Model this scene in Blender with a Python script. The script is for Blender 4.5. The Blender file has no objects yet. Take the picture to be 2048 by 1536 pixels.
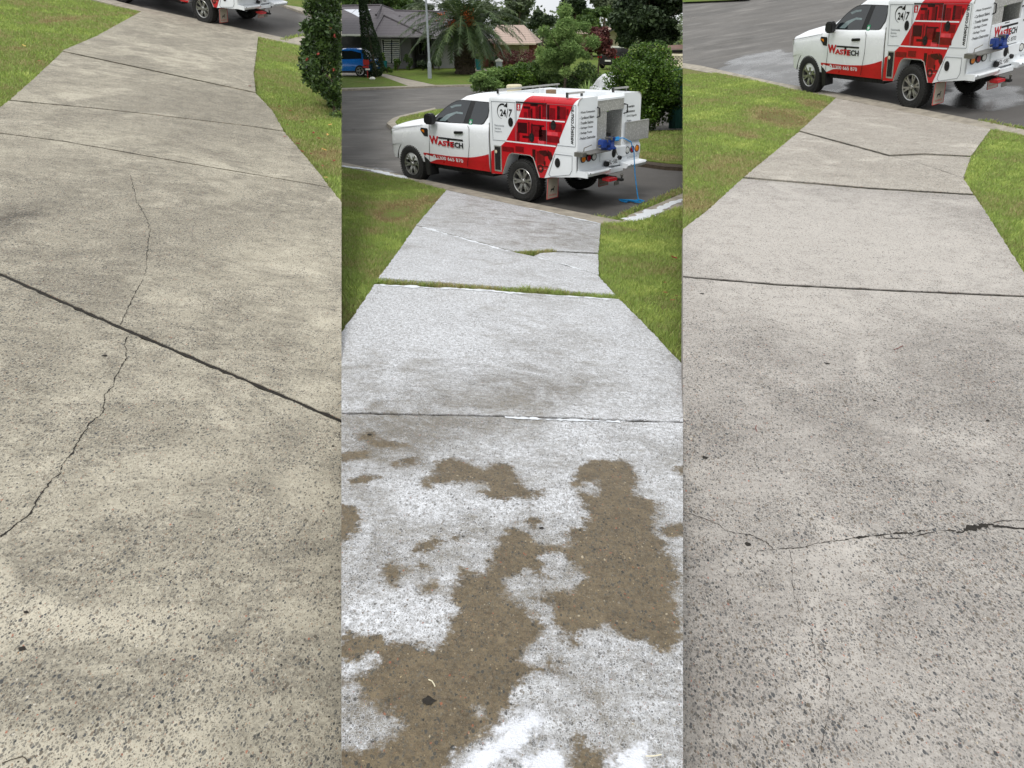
import bpy, bmesh, math, random
import numpy as np
from mathutils import Vector, Matrix
random.seed(7); RNG = np.random.default_rng(11)
R_ = math.radians
S = bpy.context.scene
COL = S.collection

# ------------------------------------------------------------------ camera
F = 1500.0                      # focal length in pixels of a 2048-wide picture
PITCH = R_(25.42147); EYE = 2.96466
cam = bpy.data.objects.new('camera', bpy.data.cameras.new('camera')); COL.objects.link(cam)
cam.location = (0, 0, EYE); cam.rotation_euler = (math.pi/2-PITCH, 0, 0)
cam.data.sensor_width = 36; cam.data.lens = 36*F/2048; cam.data.clip_start = .05; cam.data.clip_end = 900
S.camera = cam
S.render.resolution_x = 1024; S.render.resolution_y = 768

# ------------------------------------------------------------------ sky, sun, exposure
SUN_EL, SUN_AZ = R_(58), R_(205)
w = bpy.data.worlds.new('World'); S.world = w; w.use_nodes = True
nt = w.node_tree; bg = nt.nodes['Background']
sky = nt.nodes.new('ShaderNodeTexSky'); sky.sky_type = 'NISHITA'; sky.sun_disc = False
sky.sun_elevation = SUN_EL; sky.sun_rotation = SUN_AZ; sky.air_density = 1.0; sky.dust_density = 4.0
hs = nt.nodes.new('ShaderNodeHueSaturation'); hs.inputs['Saturation'].default_value = .22
mxw = nt.nodes.new('ShaderNodeMix'); mxw.data_type = 'RGBA'; mxw.inputs[0].default_value = .72   # overcast: cloud white over the blue
cl = nt.nodes.new('ShaderNodeTexNoise'); cl.inputs['Scale'].default_value = 2.2; cl.inputs['Detail'].default_value = 6
clr = nt.nodes.new('ShaderNodeValToRGB'); clr.color_ramp.elements[0].position = .3; clr.color_ramp.elements[0].color = (5.6, 5.9, 6.3, 1); clr.color_ramp.elements[1].position = .7; clr.color_ramp.elements[1].color = (8.2, 8.2, 8.1, 1)
tcw = nt.nodes.new('ShaderNodeTexCoord'); nt.links.new(tcw.outputs['Generated'], cl.inputs['Vector']); nt.links.new(cl.outputs['Fac'], clr.inputs[0])
nt.links.new(sky.outputs[0], hs.inputs['Color']); nt.links.new(hs.outputs[0], mxw.inputs[6]); nt.links.new(clr.outputs[0], mxw.inputs[7]); nt.links.new(mxw.outputs[2], bg.inputs['Color'])
bg.inputs['Strength'].default_value = .13
sd = bpy.data.lights.new('sun', 'SUN'); sd.energy = 1.2; sd.angle = R_(18); sd.color = (1, .97, .92)
sun = bpy.data.objects.new('sun', sd); COL.objects.link(sun)
sun.rotation_euler = (math.pi/2-SUN_EL, 0, math.pi-SUN_AZ)
S.view_settings.view_transform = 'Standard'; S.view_settings.look = 'None'
S.view_settings.exposure = 0.42; S.view_settings.gamma = 1

# ------------------------------------------------------------------ geometry of the view
UP = Vector((0, 0, 1))
CAMP = Vector((0, 0, EYE))
def ray(x, y):
    u, v = (x-1024)/F, (y-768)/F
    c, s = math.cos(PITCH), math.sin(PITCH)
    return Vector((u, -s*v+c, -c*v-s))
class Plane:
    def __init__(s, o, n):
        s.o = Vector(o); s.n = Vector(n).normalized()
        s.ax = s.n.cross(Vector((0, 1, 0))).normalized()*-1
        s.ax = (Vector((1, 0, 0))-s.n*s.n.x).normalized(); s.ay = s.n.cross(s.ax)
    def at(s, x, y, h=0.0):          # the place on the plane (raised h) that the picture shows at x, y
        d = ray(x, y); o = s.o+s.n*h
        return CAMP+d*((o-CAMP).dot(s.n)/d.dot(s.n))
    def uv(s, p): q = p-s.o; return (q.dot(s.ax), q.dot(s.ay))
    def P(s, u, v, h=0.0): return s.o+s.ax*u+s.ay*v+s.n*h
def drive_plane(road, k1, k2, E):
    K1, K2 = road.at(*k1)+road.n*.1, road.at(*k2)+road.n*.1
    a = (K2-K1).normalized(); v = CAMP-K1; v -= a*v.dot(a); L = v.length; v.normalize(); b = a.cross(v)
    c = E/L; s_ = math.sqrt(1-c*c)
    m = max((v*c+b*s_, v*c-b*s_), key=lambda m: m.dot(road.n))
    return Plane(K1, m)
ROAD = {'mid': Plane((0, 0, 0), (0, 0, 1)),
        'right': Plane((9.5913, 17.8876, 1.4969), (-.1589, -.0914, .9831)),
        'left': Plane((-8.32, 24.3715, 3.1492), (.1164, -.1631, .9797))}
DRV = {'mid': drive_plane(ROAD['mid'], (893, 380), (1201, 447), 1.65),
       'right': drive_plane(ROAD['right'], (1672, 196), (1985, 258), 2.25),
       'left': drive_plane(ROAD['left'], (282, 23), (516, 74), 2.3)}
def seam_plane(x, keep):             # the vertical boundary between two neighbouring plots
    n = ray(x, 0).cross(ray(x, 1500)).normalized()
    t = ray(x+keep*200, 700)
    return n if n.dot(t) > 0 else -n
SEAM = {'mid': [seam_plane(683.2, 1), seam_plane(1365.3, -1)], 'left': [seam_plane(683.2, -1)], 'right': [seam_plane(1365.3, 1)]}
def inside(p, sec, m=0.0): return all((Vector(p)-CAMP).dot(n) > m for n in SEAM[sec])

# ------------------------------------------------------------------ object helpers
def tag(o, label=None, cat=None, group=None, kind=None):
    if label: o['label'] = label
    if cat: o['category'] = cat
    if group: o['group'] = group
    if kind: o['kind'] = kind
    return o
def link(name, me, parent=None):
    o = bpy.data.objects.new(name, me); COL.objects.link(o)
    if parent: o.parent = parent
    return o
def empty(name, loc=(0, 0, 0), rz=0, M=None):
    o = bpy.data.objects.new(name, None); COL.objects.link(o); o.empty_display_size = .2
    if M is not None: o.matrix_world = M
    else: o.location = loc; o.rotation_euler = (0, 0, rz)
    return o
class MB:
    def __init__(s): s.v = []; s.f = []; s.m = []
    def add(s, vs, fs, mi=0):
        k = len(s.v); s.v += [tuple(v) for v in vs]; s.f += [tuple(i+k for i in f) for f in fs]; s.m += [mi]*len(fs); return s
    def box(s, x0, x1, y0, y1, z0, z1, mi=0, M=None):
        vs = [Vector((x, y, z)) for z in (z0, z1) for y in (y0, y1) for x in (x0, x1)]
        if M is not None: vs = [M @ v for v in vs]
        return s.add(vs, [(0, 2, 3, 1), (4, 5, 7, 6), (0, 1, 5, 4), (2, 6, 7, 3), (0, 4, 6, 2), (1, 3, 7, 5)], mi)
    def prism(s, pts, fn, a, b, mi=0):      # polygon pts extruded from a to b; fn(u, v, t) -> xyz
        n = len(pts); vs = [fn(u, v, a) for u, v in pts]+[fn(u, v, b) for u, v in pts]
        return s.add(vs, [tuple(range(n)), tuple(range(2*n-1, n-1, -1))]+[(i, n+i, n+(i+1) % n, (i+1) % n) for i in range(n)], mi)
    def tube(s, pts, r, n=8, mi=0, cap=True):
        pts = [Vector(p) for p in pts]; rs = r if isinstance(r, (list, tuple)) else [r]*len(pts); k = len(s.v)
        ref = None
        for i, p in enumerate(pts):
            t = (pts[min(i+1, len(pts)-1)]-pts[max(i-1, 0)]).normalized()
            if ref is None: ref = t.orthogonal().normalized()
            ref = (ref-t*ref.dot(t)).normalized(); b = t.cross(ref)
            s.v += [tuple(p+(ref*math.cos(a)+b*math.sin(a))*rs[i]) for a in (2*math.pi*j/n for j in range(n))]
        for i in range(len(pts)-1):
            for j in range(n):
                s.f.append((k+i*n+j, k+i*n+(j+1) % n, k+(i+1)*n+(j+1) % n, k+(i+1)*n+j)); s.m.append(mi)
        if cap:
            s.f.append(tuple(k+j for j in range(n-1, -1, -1))); s.m.append(mi)
            s.f.append(tuple(k+(len(pts)-1)*n+j for j in range(n))); s.m.append(mi)
        return s
    def lathe(s, prof, c, axis='y', n=32, mi=0, closed=False):   # prof: (radius, along)
        k = len(s.v)
        for r, h in prof:
            for j in range(n):
                a = 2*math.pi*j/n; A, B = r*math.cos(a), r*math.sin(a)
                p = {'y': (A, h, B), 'z': (A, B, h), 'x': (h, A, B)}[axis]
                s.v.append((c[0]+p[0], c[1]+p[1], c[2]+p[2]))
        m = len(prof)
        for i in range(m if closed else m-1):
            for j in range(n):
                a, b = i*n, ((i+1) % m)*n
                s.f.append((k+a+j, k+a+(j+1) % n, k+b+(j+1) % n, k+b+j)); s.m.append(mi)
        return s
    def build(s, name, mat, parent=None, smooth=False, bevel=0, sec=None):
        me = bpy.data.meshes.new(name); bm = bmesh.new()
        vs = [bm.verts.new(v) for v in s.v]
        for f, mi in zip(s.f, s.m):
            try: q = bm.faces.new([vs[i] for i in f]); q.material_index = mi; q.smooth = smooth
            except ValueError: pass
        bmesh.ops.recalc_face_normals(bm, faces=bm.faces)
        if bevel:
            es = [e for e in bm.edges if len(e.link_faces) == 2 and e.calc_face_angle(0) > .5]
            bmesh.ops.bevel(bm, geom=es, offset=bevel, segments=2, affect='EDGES', clamp_overlap=True)
        if sec: clip(bm, sec)
        ng = [f for f in bm.faces if len(f.verts) > 4]
        if ng: bmesh.ops.triangulate(bm, faces=ng)
        bm.to_mesh(me); bm.free()
        if smooth: me.set_sharp_from_angle(angle=R_(38))
        for m in (mat if isinstance(mat, (list, tuple)) else [mat]): me.materials.append(m)
        return link(name, me, parent)
def clip(bm, sec):
    for n in SEAM[sec]:
        bmesh.ops.bisect_plane(bm, geom=bm.verts[:]+bm.edges[:]+bm.faces[:], plane_co=CAMP, plane_no=n, clear_inner=True)
def np_mesh(name, V, Fc, mat, parent=None, colattr=None, k=4, smooth=False):
    """fast mesh from numpy; V (n,3), Fc (m,k)"""
    me = bpy.data.meshes.new(name); V = np.asarray(V, np.float32); Fc = np.asarray(Fc, np.int32)
    me.vertices.add(len(V)); me.vertices.foreach_set('co', V.ravel())
    me.loops.add(Fc.size); me.loops.foreach_set('vertex_index', Fc.ravel())
    me.polygons.add(len(Fc)); me.polygons.foreach_set('loop_start', np.arange(len(Fc), dtype=np.int32)*k)
    me.polygons.foreach_set('loop_total', np.full(len(Fc), k, np.int32))
    if colattr is not None:
        a = me.attributes.new('tint', 'FLOAT', 'POINT'); a.data.foreach_set('value', np.asarray(colattr, np.float32))
    me.update(); me.validate(); me.materials.append(mat)
    if smooth: me.polygons.foreach_set('use_smooth', np.ones(len(Fc), bool))
    return link(name, me, parent)

# ------------------------------------------------------------------ materials
MATS = {}
def lin(r, g, b):
    f = lambda c: (c/255/12.92) if c/255 <= .04045 else ((c/255+.055)/1.055)**2.4
    return (f(r), f(g), f(b), 1)
class NT:
    def __init__(s, name):
        s.m = bpy.data.materials.new(name); s.m.use_nodes = True; s.t = s.m.node_tree; s.b = s.t.nodes['Principled BSDF']
        MATS[name] = s.m
    def n(s, t, **kw):
        q = s.t.nodes.new('ShaderNode'+t)
        for k, v in kw.items():
            if k.startswith('i_'):
                key = k[2:]; key = int(key) if key.isdigit() else key.replace('_', ' ')
                if hasattr(v, 'links') or isinstance(v, bpy.types.NodeSocket): s.t.links.new(v, q.inputs[key])
                else: q.inputs[key].default_value = v
            else: setattr(q, k, v)
        return q
    def l(s, a, b): s.t.links.new(a, b)
    def obj(s): return s.n('TexCoord').outputs['Object']
    def noise(s, vec, scale, detail=4, rough=.6, dist=0):
        return s.n('TexNoise', i_Vector=vec, i_Scale=scale, i_Detail=detail, i_Roughness=rough, i_Distortion=dist).outputs['Fac']
    def ramp(s, fac, stops, interp='LINEAR'):
        q = s.n('ValToRGB', i_Fac=fac); q.color_ramp.interpolation = interp; e = q.color_ramp.elements
        while len(e) < len(stops): e.new(.5)
        for el, (p, c) in zip(e, stops): el.position = p; el.color = c if len(c) == 4 else (*c, 1)
        return q.outputs['Color']
    def mr(s, v, a, b, c=0., d=1., smooth=True):
        q = s.n('MapRange', interpolation_type='SMOOTHSTEP' if smooth else 'LINEAR', i_Value=v)
        q.inputs['From Min'].default_value = a; q.inputs['From Max'].default_value = b
        q.inputs['To Min'].default_value = c; q.inputs['To Max'].default_value = d
        return q.outputs['Result']
    def mix(s, f, a, b, mode='MIX'):
        q = s.n('Mix', data_type='RGBA', blend_type=mode)
        for i, v in ((0, f), (6, a), (7, b)):
            if isinstance(v, bpy.types.NodeSocket): s.l(v, q.inputs[i])
            else: q.inputs[i].default_value = v
        return q.outputs[2]
    def math(s, op, a, b=0., c=0.):
        q = s.n('Math', operation=op)
        for i, v in enumerate((a, b, c)):
            if isinstance(v, bpy.types.NodeSocket): s.l(v, q.inputs[i])
            else: q.inputs[i].default_value = v
        return q.outputs[0]
    def bump(s, h, st=.3, d=.01, normal=None):
        q = s.n('Bump', i_Height=h, i_Strength=st, i_Distance=d)
        if normal is not None: s.l(normal, q.inputs['Normal'])
        s.l(q.outputs[0], s.b.inputs['Normal']); return q.outputs[0]
    def out(s, col, rough=.6, metal=0., spec=None, coat=0):
        for k, v in (('Base Color', col), ('Roughness', rough), ('Metallic', metal)):
            if isinstance(v, bpy.types.NodeSocket): s.l(v, s.b.inputs[k])
            else: s.b.inputs[k].default_value = v
        if spec is not None: s.b.inputs['Specular IOR Level'].default_value = spec
        if coat: s.b.inputs['Coat Weight'].default_value = coat; s.b.inputs['Coat Roughness'].default_value = .06
        return s.m
def simple(name, rgb, rough=.5, metal=0., var=.12, scale=6, coat=0, bump=0, bs=200):
    t = NT(name); c = lin(*rgb); o = t.obj(); nf = t.noise(o, scale, 5)
    d = tuple(x*(1-var) for x in c[:3])+(1,); e = tuple(min(1, x*(1+var)) for x in c[:3])+(1,)
    t.out(t.ramp(nf, [(.3, d), (.7, e)]), t.mr(t.noise(o, scale*2.3, 3), .3, .7, rough*.85, min(1, rough*1.15)), metal, coat=coat)
    if bump: t.bump(t.noise(o, bs, 3), bump, .01)
    return t.m

def concrete_mat(name, base_lo, base_hi, stain, stone_amt, sc=1.15, foam=False, exposed=.5, dirt_amt=.8, streak_deg=24):
    t = NT(name); o = t.obj()
    big = t.noise(o, 1.1, 6, .62, .6); med = t.noise(o, 4.2, 7, .68, .4); fine = t.noise(o, 46*sc, 6, .75); micro = t.noise(o, 210*sc, 4, .85)
    # streaks a float or broom left across the slab
    mp = t.n('Mapping', i_Vector=o); mp.inputs['Scale'].default_value = (1.3, 2.5, 1); mp.inputs['Rotation'].default_value = (0, 0, R_(streak_deg))
    streak = t.noise(mp.outputs[0], 4.6, 7, .7, .5)
    col = t.ramp(med, [(.28, base_lo), (.70, base_hi)])
    col = t.mix(t.mr(fine, .38, .62, .0, .5), col, tuple(c*.62 for c in base_lo[:3])+(1,))
    gr = t.n('Attribute', attribute_name='grime').outputs['Fac']; grn = t.math('MULTIPLY', gr, t.mr(t.noise(o, 5, 6, .7), .3, .65, .3, 1.3))
    dirt = t.math('MULTIPLY', t.mr(t.math('ADD', t.math('MULTIPLY', big, .5), t.math('MULTIPLY', streak, .5)), .43, .60), t.mr(fine, .30, .60, .25, 1))
    dirt = t.math('MAXIMUM', t.math('MULTIPLY', dirt, dirt_amt), t.math('MULTIPLY', grn, t.mr(fine, .30, .58, .35, 1.1)))
    col = t.mix(dirt, col, stain)
    col = t.mix(t.mr(micro, .46, .70, 0, .55), col, tuple(c*.45 for c in base_lo[:3])+(1,))
    col = t.mix(t.mr(micro, .26, .42, .5, 0), col, tuple(min(.75, c*1.35) for c in base_hi[:3])+(1,))
    worn = t.math('ADD', t.mr(t.noise(o, .8, 5, .6, 1.2), .54, .68), t.math('MULTIPLY', grn, -1.6))
    worn = t.n('Clamp', i_Value=worn).outputs[0]
    col = t.mix(t.math('MULTIPLY', worn, .45), col, tuple(min(.8, c*1.15) for c in base_hi[:3])+(1,))
    expo = t.mr(t.math('ADD', t.math('MULTIPLY', gr, .22), t.math('ADD', t.math('MULTIPLY', t.noise(o, 1.9, 5, .65, .7), .6), t.math('MULTIPLY', streak, .4))), .36, .62)
    stones = None; hs_ = []
    for scale, thr, rad, sx in ((98*sc, .60-stone_amt*.3, .42, 0), (185*sc, .40-stone_amt*.3, .42, 1), (68*sc, .90, .38, 2)):
        wv = t.n('VectorMath', operation='ADD', i_0=o); nn = t.n('TexNoise', i_Vector=o, i_Scale=scale*1.4, i_Detail=2)
        ml = t.n('VectorMath', operation='SCALE', i_0=nn.outputs['Color'], i_Scale=.55/scale); t.l(ml.outputs[0], wv.inputs[1])
        mp2 = t.n('Mapping', i_Vector=wv.outputs[0]); mp2.inputs['Rotation'].default_value = (0, 0, .5+sx); mp2.inputs['Scale'].default_value = (1, .60, 1)
        vo = t.n('TexVoronoi', i_Vector=mp2.outputs[0], i_Scale=scale, voronoi_dimensions='3D')
        vo.inputs['Randomness'].default_value = .95
        sp = t.n('SeparateColor', i_Color=vo.outputs['Color'])
        rr = t.math('MULTIPLY', sp.outputs[1], rad); rr = t.math('ADD', rr, rad*.45)
        body = t.mr(t.math('SUBTRACT', rr, vo.outputs['Distance']), 0, .07)
        gate = t.math('GREATER_THAN', t.math('ADD', sp.outputs[0], t.math('MULTIPLY', expo, exposed)), thr+exposed*.5)
        alpha = t.mr(t.math('FRACT', t.math('MULTIPLY', sp.outputs[2], 7.3)), 0, 1, .4, 1, False)
        msk = t.math('MULTIPLY', t.math('MULTIPLY', body, gate), alpha)
        sc_col = t.ramp(sp.outputs[2], [(0, (.020, .024, .028)), (.20, (.05, .055, .06)), (.34, (.10, .085, .066)), (.48, (.17, .135, .10)), (.60, (.035, .046, .060)), (.68, (.24, .13, .065)), (.74, (.13, .125, .12)), (.82, (.40, .22, .10)), (.865, (.52, .44, .30)), (.905, (.34, .12, .07)), (.94, (.26, .25, .235)), (.97, (.66, .62, .54))], 'CONSTANT')
        if sx == 1: msk = t.math('MULTIPLY', msk, .85)
        rim = t.math('MULTIPLY', t.math('MULTIPLY', t.mr(t.math('SUBTRACT', rr, vo.outputs['Distance']), -.17, .0), gate), t.math('SUBTRACT', 1.0, body))
        hs_.append((msk, sc_col, rim))
    rims = 0
    for msk, sc_col, rim in hs_:
        col = t.mix(t.math('MULTIPLY', msk, .92), col, sc_col)
        stones = msk if stones is None else t.math('MAXIMUM', stones, msk)
        rims = rim if isinstance(rims, int) else t.math('MAXIMUM', rims, rim)
    # small pits
    vp = t.n('TexVoronoi', i_Vector=o, i_Scale=34*sc); spp = t.n('SeparateColor', i_Color=vp.outputs['Color'])
    pit = t.math('MULTIPLY', t.mr(vp.outputs['Distance'], .10, .20, 1, 0), t.math('GREATER_THAN', spp.outputs[0], .93))
    col = t.mix(pit, col, (.03, .027, .022, 1))
    h = t.math('ADD', t.math('MULTIPLY', stones, .5), t.math('ADD', t.math('MULTIPLY', fine, .8), t.math('MULTIPLY', micro, .35)))
    h = t.math('SUBTRACT', h, t.math('MULTIPLY', pit, 1.5))
    rough = .86
    if foam:
        at = lambda n_: t.n('Attribute', attribute_name=n_).outputs['Fac']
        e1 = t.noise(o, 16, 6, .66); e2 = t.noise(o, 70, 4, .7)
        edge = t.math('ADD', t.math('MULTIPLY', t.math('SUBTRACT', e1, .5), .17), t.math('MULTIPLY', t.math('SUBTRACT', e2, .5), .09))
        soft = t.math('MULTIPLY', t.mr(t.noise(o, 3.5, 4), .40, .70), .04)
        clear = t.n('MapRange', interpolation_type='SMOOTHSTEP', i_Value=t.math('ADD', at('clear'), edge)); t.l(t.math('SUBTRACT', -.012, soft), clear.inputs['From Min']); clear.inputs['From Max'].default_value = .022; clear = clear.outputs['Result']       # where the suds are gone
        thick = t.mr(t.math('ADD', at('thick'), edge), -.035, .015)        # heaped suds
        dens = t.math('ADD', at('dens'), t.math('MULTIPLY', t.math('SUBTRACT', t.noise(o, 2.3, 6, .65, 1.6), .5), 1.5))
        dens = t.math('ADD', dens, t.math('MULTIPLY', t.math('SUBTRACT', t.noise(mp.outputs[0], 5.5, 7, .72, .8), .5), 1.1))
        bub = t.noise(o, 150, 4, .75)
        fm = t.mr(t.math('ADD', dens, t.math('MULTIPLY', t.math('SUBTRACT', bub, .5), 1.3)), .20, 1.02, 0, .95)
        fm = t.math('MULTIPLY', fm, t.math('SUBTRACT', 1.0, t.math('MULTIPLY', stones, .9)))
        fm = t.math('MAXIMUM', fm, t.math('MULTIPLY', rims, t.mr(dens, .1, .7, .35, 1)))
        fm = t.math('MULTIPLY', fm, t.math('SUBTRACT', 1.0, clear))
        fm = t.math('MAXIMUM', fm, t.math('MULTIPLY', thick, t.mr(t.noise(o, 90, 3), .22, .36, .55, .97)))
        # water soaked brown slurry where the suds parted
        slurry = t.mix(t.mr(t.noise(o, 9, 6, .7), .35, .66), lin(112, 99, 77), lin(76, 66, 51))
        slurry0 = slurry; scol = col
        slurry = t.mix(t.mr(micro, .44, .66, 0, .75), slurry, lin(70, 60, 46)); slurry = t.mix(t.mr(fine, .40, .62, .35, 0), slurry, lin(140, 125, 98)); slurry = t.mix(t.math('MINIMUM', t.math('MULTIPLY', stones, 1.8), 1.0), slurry, t.mix(1.0, scol, (.86, .78, .64, 1), 'MULTIPLY'))
        wetc = t.mix(.30, col, lin(98, 90, 76))
        col = t.mix(clear, wetc, slurry)
        vb = t.n('TexVoronoi', feature='DISTANCE_TO_EDGE', i_Scale=105.0); wb = t.n('TexNoise', i_Vector=o, i_Scale=60.0, i_Detail=3); ab = t.n('VectorMath', operation='MULTIPLY_ADD', i_0=wb.outputs['Color'], i_1=(.012, .012, .012), i_2=o); t.l(ab.outputs[0], vb.inputs['Vector'])
        lace = t.math('MULTIPLY', t.mr(vb.outputs['Distance'], .02, .16, 1, 0), t.mr(t.noise(o, 14, 4, .7), .35, .62))
        fcol = t.mix(t.mr(t.noise(o, 38, 5, .7), .38, .66), lin(168, 169, 171), lin(222, 225, 230)); fcol = t.mix(t.math('MULTIPLY', lace, .8), fcol, lin(240, 242, 245))
        fcol = t.mix(thick, fcol, lin(222, 225, 232)); h = t.math('ADD', h, t.math('MULTIPLY', lace, 1.2))
        col = t.mix(fm, col, fcol)
        h = t.math('ADD', h, t.math('MULTIPLY', fm, 1.0)); rough = t.mr(fm, 0, .8, .42, .62)
    t.out(col, rough, spec=.35)
    t.bump(h, .55, .004)
    return t.m

M_ = {}
def mats():
    M_['conc_old'] = concrete_mat('weathered aggregate concrete', lin(154, 148, 132), lin(196, 189, 171), lin(92, 87, 78), .58, 1.1, streak_deg=-35, dirt_amt=.62)
    M_['conc_foam'] = concrete_mat('sudsy aggregate concrete', lin(134, 129, 118), lin(158, 153, 142), lin(104, 98, 87), .8, 1.0, foam=True, exposed=.5)
    M_['conc_clean_far'] = concrete_mat('pale warm washed concrete', lin(166, 160, 150), lin(194, 188, 177), lin(142, 135, 125), .5, .9, exposed=.4, dirt_amt=.4)  # paler and warmer base tone for the two far slabs
    M_['conc_clean'] = concrete_mat('washed aggregate concrete', lin(157, 152, 146), lin(184, 179, 172), lin(122, 117, 111), .78, 1.0, exposed=.7, dirt_amt=.42)
    M_['kerb'] = simple('kerb concrete', (150, 143, 130), .85, var=.28, scale=5, bump=.5, bs=90)
    M_['crack'] = simple('crack shadow soil', (30, 26, 20), .95, var=.4, scale=40)
    M_['soil'] = simple('dark soil', (62, 52, 40), .95, var=.4, scale=20, bump=.6, bs=80)
    M_['suds'] = simple('white suds', (216, 220, 224), .5, var=.1, scale=30, bump=.5, bs=120)
    def asphalt(name, lo, hi, rl, rh):
        t = NT(name); o = t.obj()
        c = t.ramp(t.noise(o, .35, 7, .65, .6), [(.32, lin(*lo)), (.68, lin(*hi))])
        g = t.noise(o, 90, 4, .8); c = t.mix(t.mr(g, .38, .7, 0, .55), c, lin(*[x*.55 for x in lo]))
        c = t.mix(t.mr(g, .62, .8, 0, .5), c, lin(*[min(255, x*1.5) for x in hi]))
        vo = t.n('TexVoronoi', i_Vector=t.n('VectorMath', operation='ADD', i_0=o, i_1=(0, 0, 0)).outputs[0], i_Scale=.9, feature='DISTANCE_TO_EDGE')
        wn = t.n('TexNoise', i_Vector=o, i_Scale=2.5, i_Detail=5); ad = t.n('VectorMath', operation='MULTIPLY_ADD', i_0=wn.outputs['Color'], i_1=(.6, .6, .6), i_2=o); t.l(ad.outputs[0], vo.inputs['Vector'])
        cr = t.math('MULTIPLY', t.mr(vo.outputs['Distance'], 0, .02, 1, 0), t.mr(t.noise(o, .22, 4), .52, .62))
        c = t.mix(t.math('MULTIPLY', cr, .6), c, lin(42, 40, 38))
        mp = t.n('Mapping', i_Vector=o); mp.inputs['Scale'].default_value = (.4, 1.6, 1); mp.inputs['Rotation'].default_value = (0, 0, .12)
        c = t.mix(t.mr(t.noise(mp.outputs[0], 1.2, 5), .5, .7, 0, .35), c, lin(*[min(255, x*1.25) for x in hi]))
        rg = t.mr(t.noise(o, .9, 5), .35, .65, rl, rh)
        at = lambda n_: t.n('Attribute', attribute_name=n_).outputs['Fac']
        ew = t.math('MULTIPLY', t.math('SUBTRACT', t.noise(o, 1.6, 6, .65), .5), 1.2)
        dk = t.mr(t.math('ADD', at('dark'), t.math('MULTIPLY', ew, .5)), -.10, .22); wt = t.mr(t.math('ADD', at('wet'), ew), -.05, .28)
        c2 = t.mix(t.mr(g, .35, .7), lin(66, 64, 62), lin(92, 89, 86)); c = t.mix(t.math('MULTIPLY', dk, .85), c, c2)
        c = t.mix(t.math('MULTIPLY', wt, .5), c, lin(40, 41, 43)); rg = t.math('SUBTRACT', rg, t.math('MULTIPLY', wt, .62))
        t.out(c, rg, spec=.4); t.bump(g, .45, .006)
        return t.m
    M_['asphalt'] = asphalt('grey street asphalt', (92, 90, 87), (116, 113, 109), .75, .95)
    M_['asphalt_dark'] = asphalt('dark worn asphalt', (52, 50, 49), (74, 71, 69), .55, .9)
    M_['asphalt_wet'] = asphalt('wet asphalt', (58, 60, 64), (92, 96, 102), .18, .6)
    def grassg(name, cols, sc=1):
        t = NT(name); o = t.obj()
        a = t.math('ADD', t.math('MULTIPLY', t.noise(o, .9*sc, 5, .6, .5), .6), t.math('MULTIPLY', t.noise(o, 5*sc, 5, .7), .4))
        c = t.ramp(a, [(.36, lin(*cols[0])), (.5, lin(*cols[1])), (.62, lin(*cols[2]))])
        g = t.noise(o, 60*sc, 5, .8); c = t.mix(t.mr(g, .35, .7, 0, .7), c, lin(*[x*.5 for x in cols[1]]))
        t.out(c, .95, spec=.1); t.bump(g, .9, .02); return t.m
    M_['lawn'] = grassg('lawn ground', [(134, 122, 88), (124, 130, 74), (122, 142, 68)])
    M_['lawn_far'] = grassg('mown far lawn', [(122, 126, 70), (102, 122, 54), (114, 136, 60)], .5)
    def leaf(name, stops, trans=.25, rough=.5):
        t = NT(name); a = t.n('Attribute', attribute_name='tint').outputs['Fac']
        c = t.ramp(a, [(p, lin(*k)) for p, k in stops]); t.out(c, rough, spec=.35)
        tr = t.n('BsdfTranslucent'); t.l(c, tr.inputs[0]); mx = t.n('MixShader', i_0=trans)
        t.l(t.b.outputs[0], mx.inputs[1]); t.l(tr.outputs[0], mx.inputs[2])
        t.l(mx.outputs[0], t.t.nodes['Material Output'].inputs[0]); return t.m
    M_['blade'] = leaf('grass blades', [(0, (146, 124, 90)), (.2, (184, 170, 124)), (.4, (156, 158, 98)), (.6, (138, 162, 84)), (.8, (164, 184, 94)), (1, (198, 208, 120))], .3, .6)
    M_['hedge'] = leaf('broad shrub leaves', [(0, (38, 56, 26)), (.4, (66, 94, 36)), (.75, (100, 130, 48)), (1, (156, 176, 70))], .3, .4)
    M_['camellia'] = leaf('camellia leaves', [(0, (34, 48, 26)), (.45, (58, 80, 40)), (.8, (88, 112, 54)), (1, (126, 146, 76))], .15, .3)
    M_['dark_tree'] = leaf('dark tree leaves', [(0, (30, 42, 28)), (.5, (50, 66, 42)), (1, (84, 102, 62))], .2, .6)
    M_['mid_tree'] = leaf('green tree leaves', [(0, (46, 64, 36)), (.5, (72, 96, 48)), (1, (112, 136, 66))], .25, .6)
    M_['gum_tree'] = leaf('hazed grey green gum leaves', [(0, (70, 80, 66)), (.5, (98, 110, 86)), (1, (136, 146, 112))], .2, .6)  # gum green lightened; distance haze is put into the leaf colour
    M_['feather'] = leaf('feathery leaves', [(0, (84, 108, 60)), (.5, (120, 150, 84)), (1, (168, 190, 116))], .35, .6)
    M_['purple'] = leaf('purple plum leaves', [(0, (56, 30, 32)), (.5, (92, 50, 48)), (1, (134, 84, 74))], .25, .6)
    M_['palm'] = leaf('palm leaflets', [(0, (30, 42, 24)), (.5, (60, 80, 46)), (1, (118, 134, 84))], .25, .45)
    M_['cypress'] = leaf('cypress foliage', [(0, (20, 34, 18)), (.5, (34, 54, 26)), (1, (60, 84, 38))], .1, .7)
    M_['dryleaf'] = leaf('fallen leaf', [(0, (122, 42, 34)), (.5, (150, 62, 48)), (.8, (176, 120, 80)), (1, (196, 170, 90))], .1, .6)
    M_['bark'] = simple('bark', (84, 74, 60), .9, var=.35, scale=5, bump=.8, bs=30)
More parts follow.
